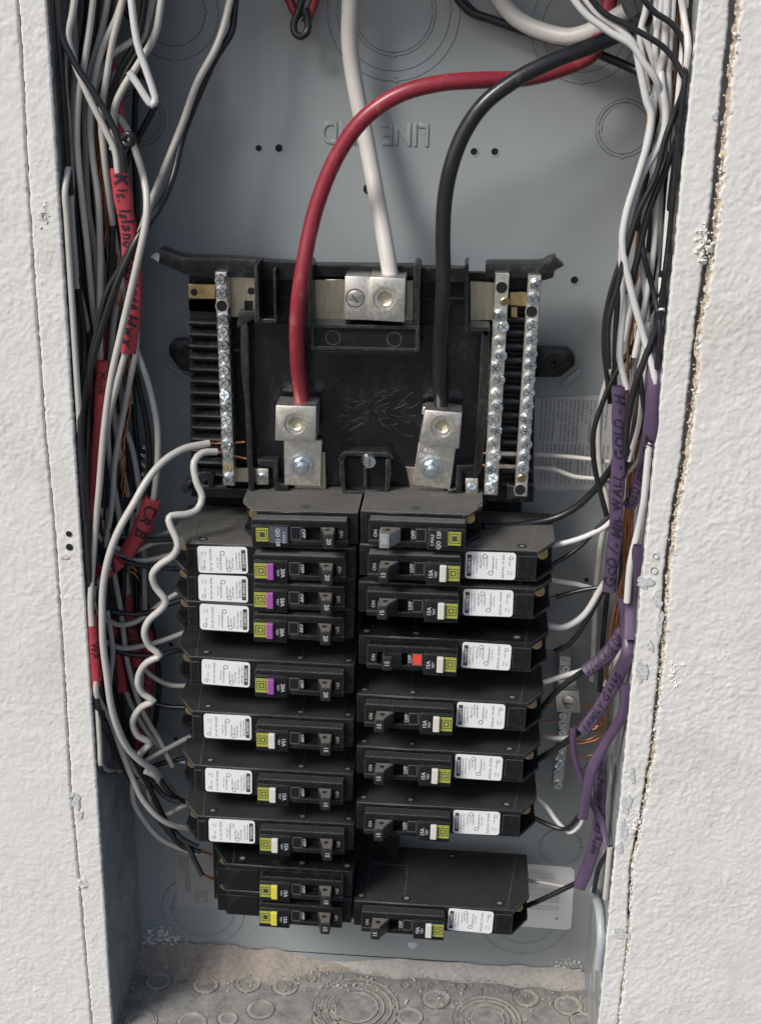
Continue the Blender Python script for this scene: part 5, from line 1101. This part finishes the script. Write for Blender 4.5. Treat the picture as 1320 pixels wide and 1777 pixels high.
# copper on the right
for i, pts in enumerate(([(1108, 380), (1102, 461), (1096, 552), (1090, 597), (1088, 680), (1085, 760)], [(1114, 400), (1108, 480), (1100, 560), (1096, 640), (1098, 740), (1090, 860), (1084, 940), (1086, 1000)], [(1111, 673), (1096, 748), (1086, 880), (1081, 932), (1082, 990)],
                          [(1106, 700), (1102, 790), (1092, 880), (1090, 960), (1070, 1040), (1058, 1100), (1052, 1180)], [(1116, 720), (1104, 800), (1096, 900), (1094, 960), (1080, 1040), (1072, 1100), (1062, 1180)], [(1100, 800), (1094, 900), (1078, 1020), (1066, 1100), (1056, 1220)],
                          [(1175, 16), (1174, 80), (1168, 160), (1150, 240), (1126, 330), (1112, 420), (1100, 500)], [(1180, 16), (1180, 100), (1172, 180), (1152, 260)], [(1124, 190), (1120, 240), (1112, 300), (1106, 350)])):
    wire('c', 2.1, pts, (-66, -60, -72, -64, -58, -52, -60, -66, -70)[i], 'bare copper wire running down the right bundle', GCR)
for pts in ([(1010, 1222), (1030, 1226), (1044, 1240), (1046, 1254), (1030, 1262), (985, 1262)], [(1014, 1228), (1036, 1238), (1042, 1256), (1024, 1268), (984, 1272)], [(1012, 1240), (1034, 1250), (1038, 1270), (1018, 1284), (982, 1278)], [(1056, 1200), (1052, 1250), (1040, 1280), (1010, 1290), (980, 1293)], [(1048, 1300), (1020, 1312), (980, 1308)], [(960, 1224), (940, 1224), (930, 1222)], [(964, 1252), (950, 1254)], [(962, 1272), (950, 1274)]):
    wire('c', 1.6, pts, -24, 'bare copper wire curling into the low ground bar', GCR)

for (pts, Y, lb_) in (([(1146, 16), (1136, 90), (1150, 180), (1138, 280), (1120, 360), (1112, 450), (1122, 540), (1110, 640)], -76, 'white wire zigzagging down the middle of the right bundle'), ([(1166, 16), (1160, 110), (1158, 220), (1140, 330), (1134, 430), (1120, 520), (1100, 620)], -78, 'white wire right of the zigzag one, right bundle'),
                      ([(1188, 16, -76), (1184, 80, -78), (1178, 150), (1168, 260), (1158, 380), (1152, 470)], -84, 'short white wire along the right flange, level with the knockout'), ([(1124, 560), (1116, 660), (1108, 740), (1090, 800)], -80, 'white wire crossing behind the second purple sleeve')):
    wr_(pts, Y, lb_, 3.9)
for (pts, Y, lb_) in (([(160, 16), (150, 90), (138, 160), (134, 240), (142, 340), (152, 430), (160, 520, -72), (170, 600, -58), (178, 700, -48), (190, 800, -40)], -80, 'white wire in front of the black ones, upper left'), ([(210, 16), (196, 70), (186, 130), (176, 200), (182, 280), (190, 340, -70), (200, 420, -60), (214, 500, -48), (220, 590, -42), (226, 700, -34)], -74, 'white wire just left of the long red sleeve'),
                      ([(238, 560, -50), (236, 610, -56), (228, 650, -60), (214, 720, -62), (200, 800, -62), (194, 880, -60), (180, 960, -60)], -60, 'white wire crossing left below the long red sleeve')):
    ww(pts, Y, lb_, 4.0)
# ------------------------------------------------------------------ purple sleeves
PG = 'purple marked sleeves on the right wires'
sleeve('purple', 25, [(1073, 670), (1074, 740), (1073, 800), (1069, 860), (1068, 920), (1062, 970), (1056, 1026)], -80, 'tallest purple sleeve, marked GCD /-MIL WALL, upright beside the silver sticker', 'GCD /- MIL WALL - GOLD - H', .72, True, PG, start=.03, side=-.1, fill=True)
sleeve('purple', 26, [(1138, 592), (1133, 673), (1126, 764), (1110, 836), (1090, 880)], -72, 'second purple sleeve, slanting in from the right flange behind black wires', 'GED U/UNDR CNT', .6, True, PG, start=.02)
sleeve('purple', 23, [(1082, 1036), (1088, 1091), (1088, 1137), (1065, 1185), (1038, 1230), (1010, 1270)], -82, 'curved purple sleeve marked Family, ending over the ground bar', 'FAMILY GARAG', .62, True, PG, start=.03)
sleeve('purple', 25, [(1082, 1092), (1056, 1132), (1036, 1150), (1014, 1166)], -76, 'short purple sleeve marked Garage, slanting left above the ground lug', 'STORAGE DRI', .62, True, PG, start=.04)
sleeve('purple', 22, [(1120, 948), (1100, 995), (1094, 1050), (1098, 1110)], -50, 'dark purple sleeve in shade behind the branching one', None, group=PG)
sleeve('purple', 18, [(1094, 1187), (1082, 1237), (1050, 1289), (1026, 1335), (1016, 1380), (1010, 1420)], -86, 'glossy unmarked purple sleeve bowing in from the right flange', None, group=PG, thick=.6)
sleeve('purple', 22, [(1042, 1312), (1040, 1385), (1037, 1441), (1021, 1498), (1004, 1540)], -70, 'lowest purple sleeve, marked Laundry Room', 'way-Pendts  Laundry Room', .6, False, PG, start=.02)
sleeve('purple', 11, [(994, 1262), (994, 1300), (1006, 1345), (1022, 1385), (1044, 1430), (1054, 1476)], -78, 'thin purple sleeve crossing the lowest marked one', None, group=PG, thick=.7)

# stickers sit a little differently on every breaker
for o in [x for x in bpy.data.objects if x.name.startswith('rating_label')]:
    v = o.data.vertices; c = sum((p.co for p in v), Vector())/len(v)
    o.matrix_basis = Matrix.Translation(c+Vector((random.uniform(-.5, .5)*MM, 0, random.uniform(-.25, .25)*MM)))@Matrix.Rotation(random.gauss(0, .018), 4, 'Y')@Matrix.Translation(-c)
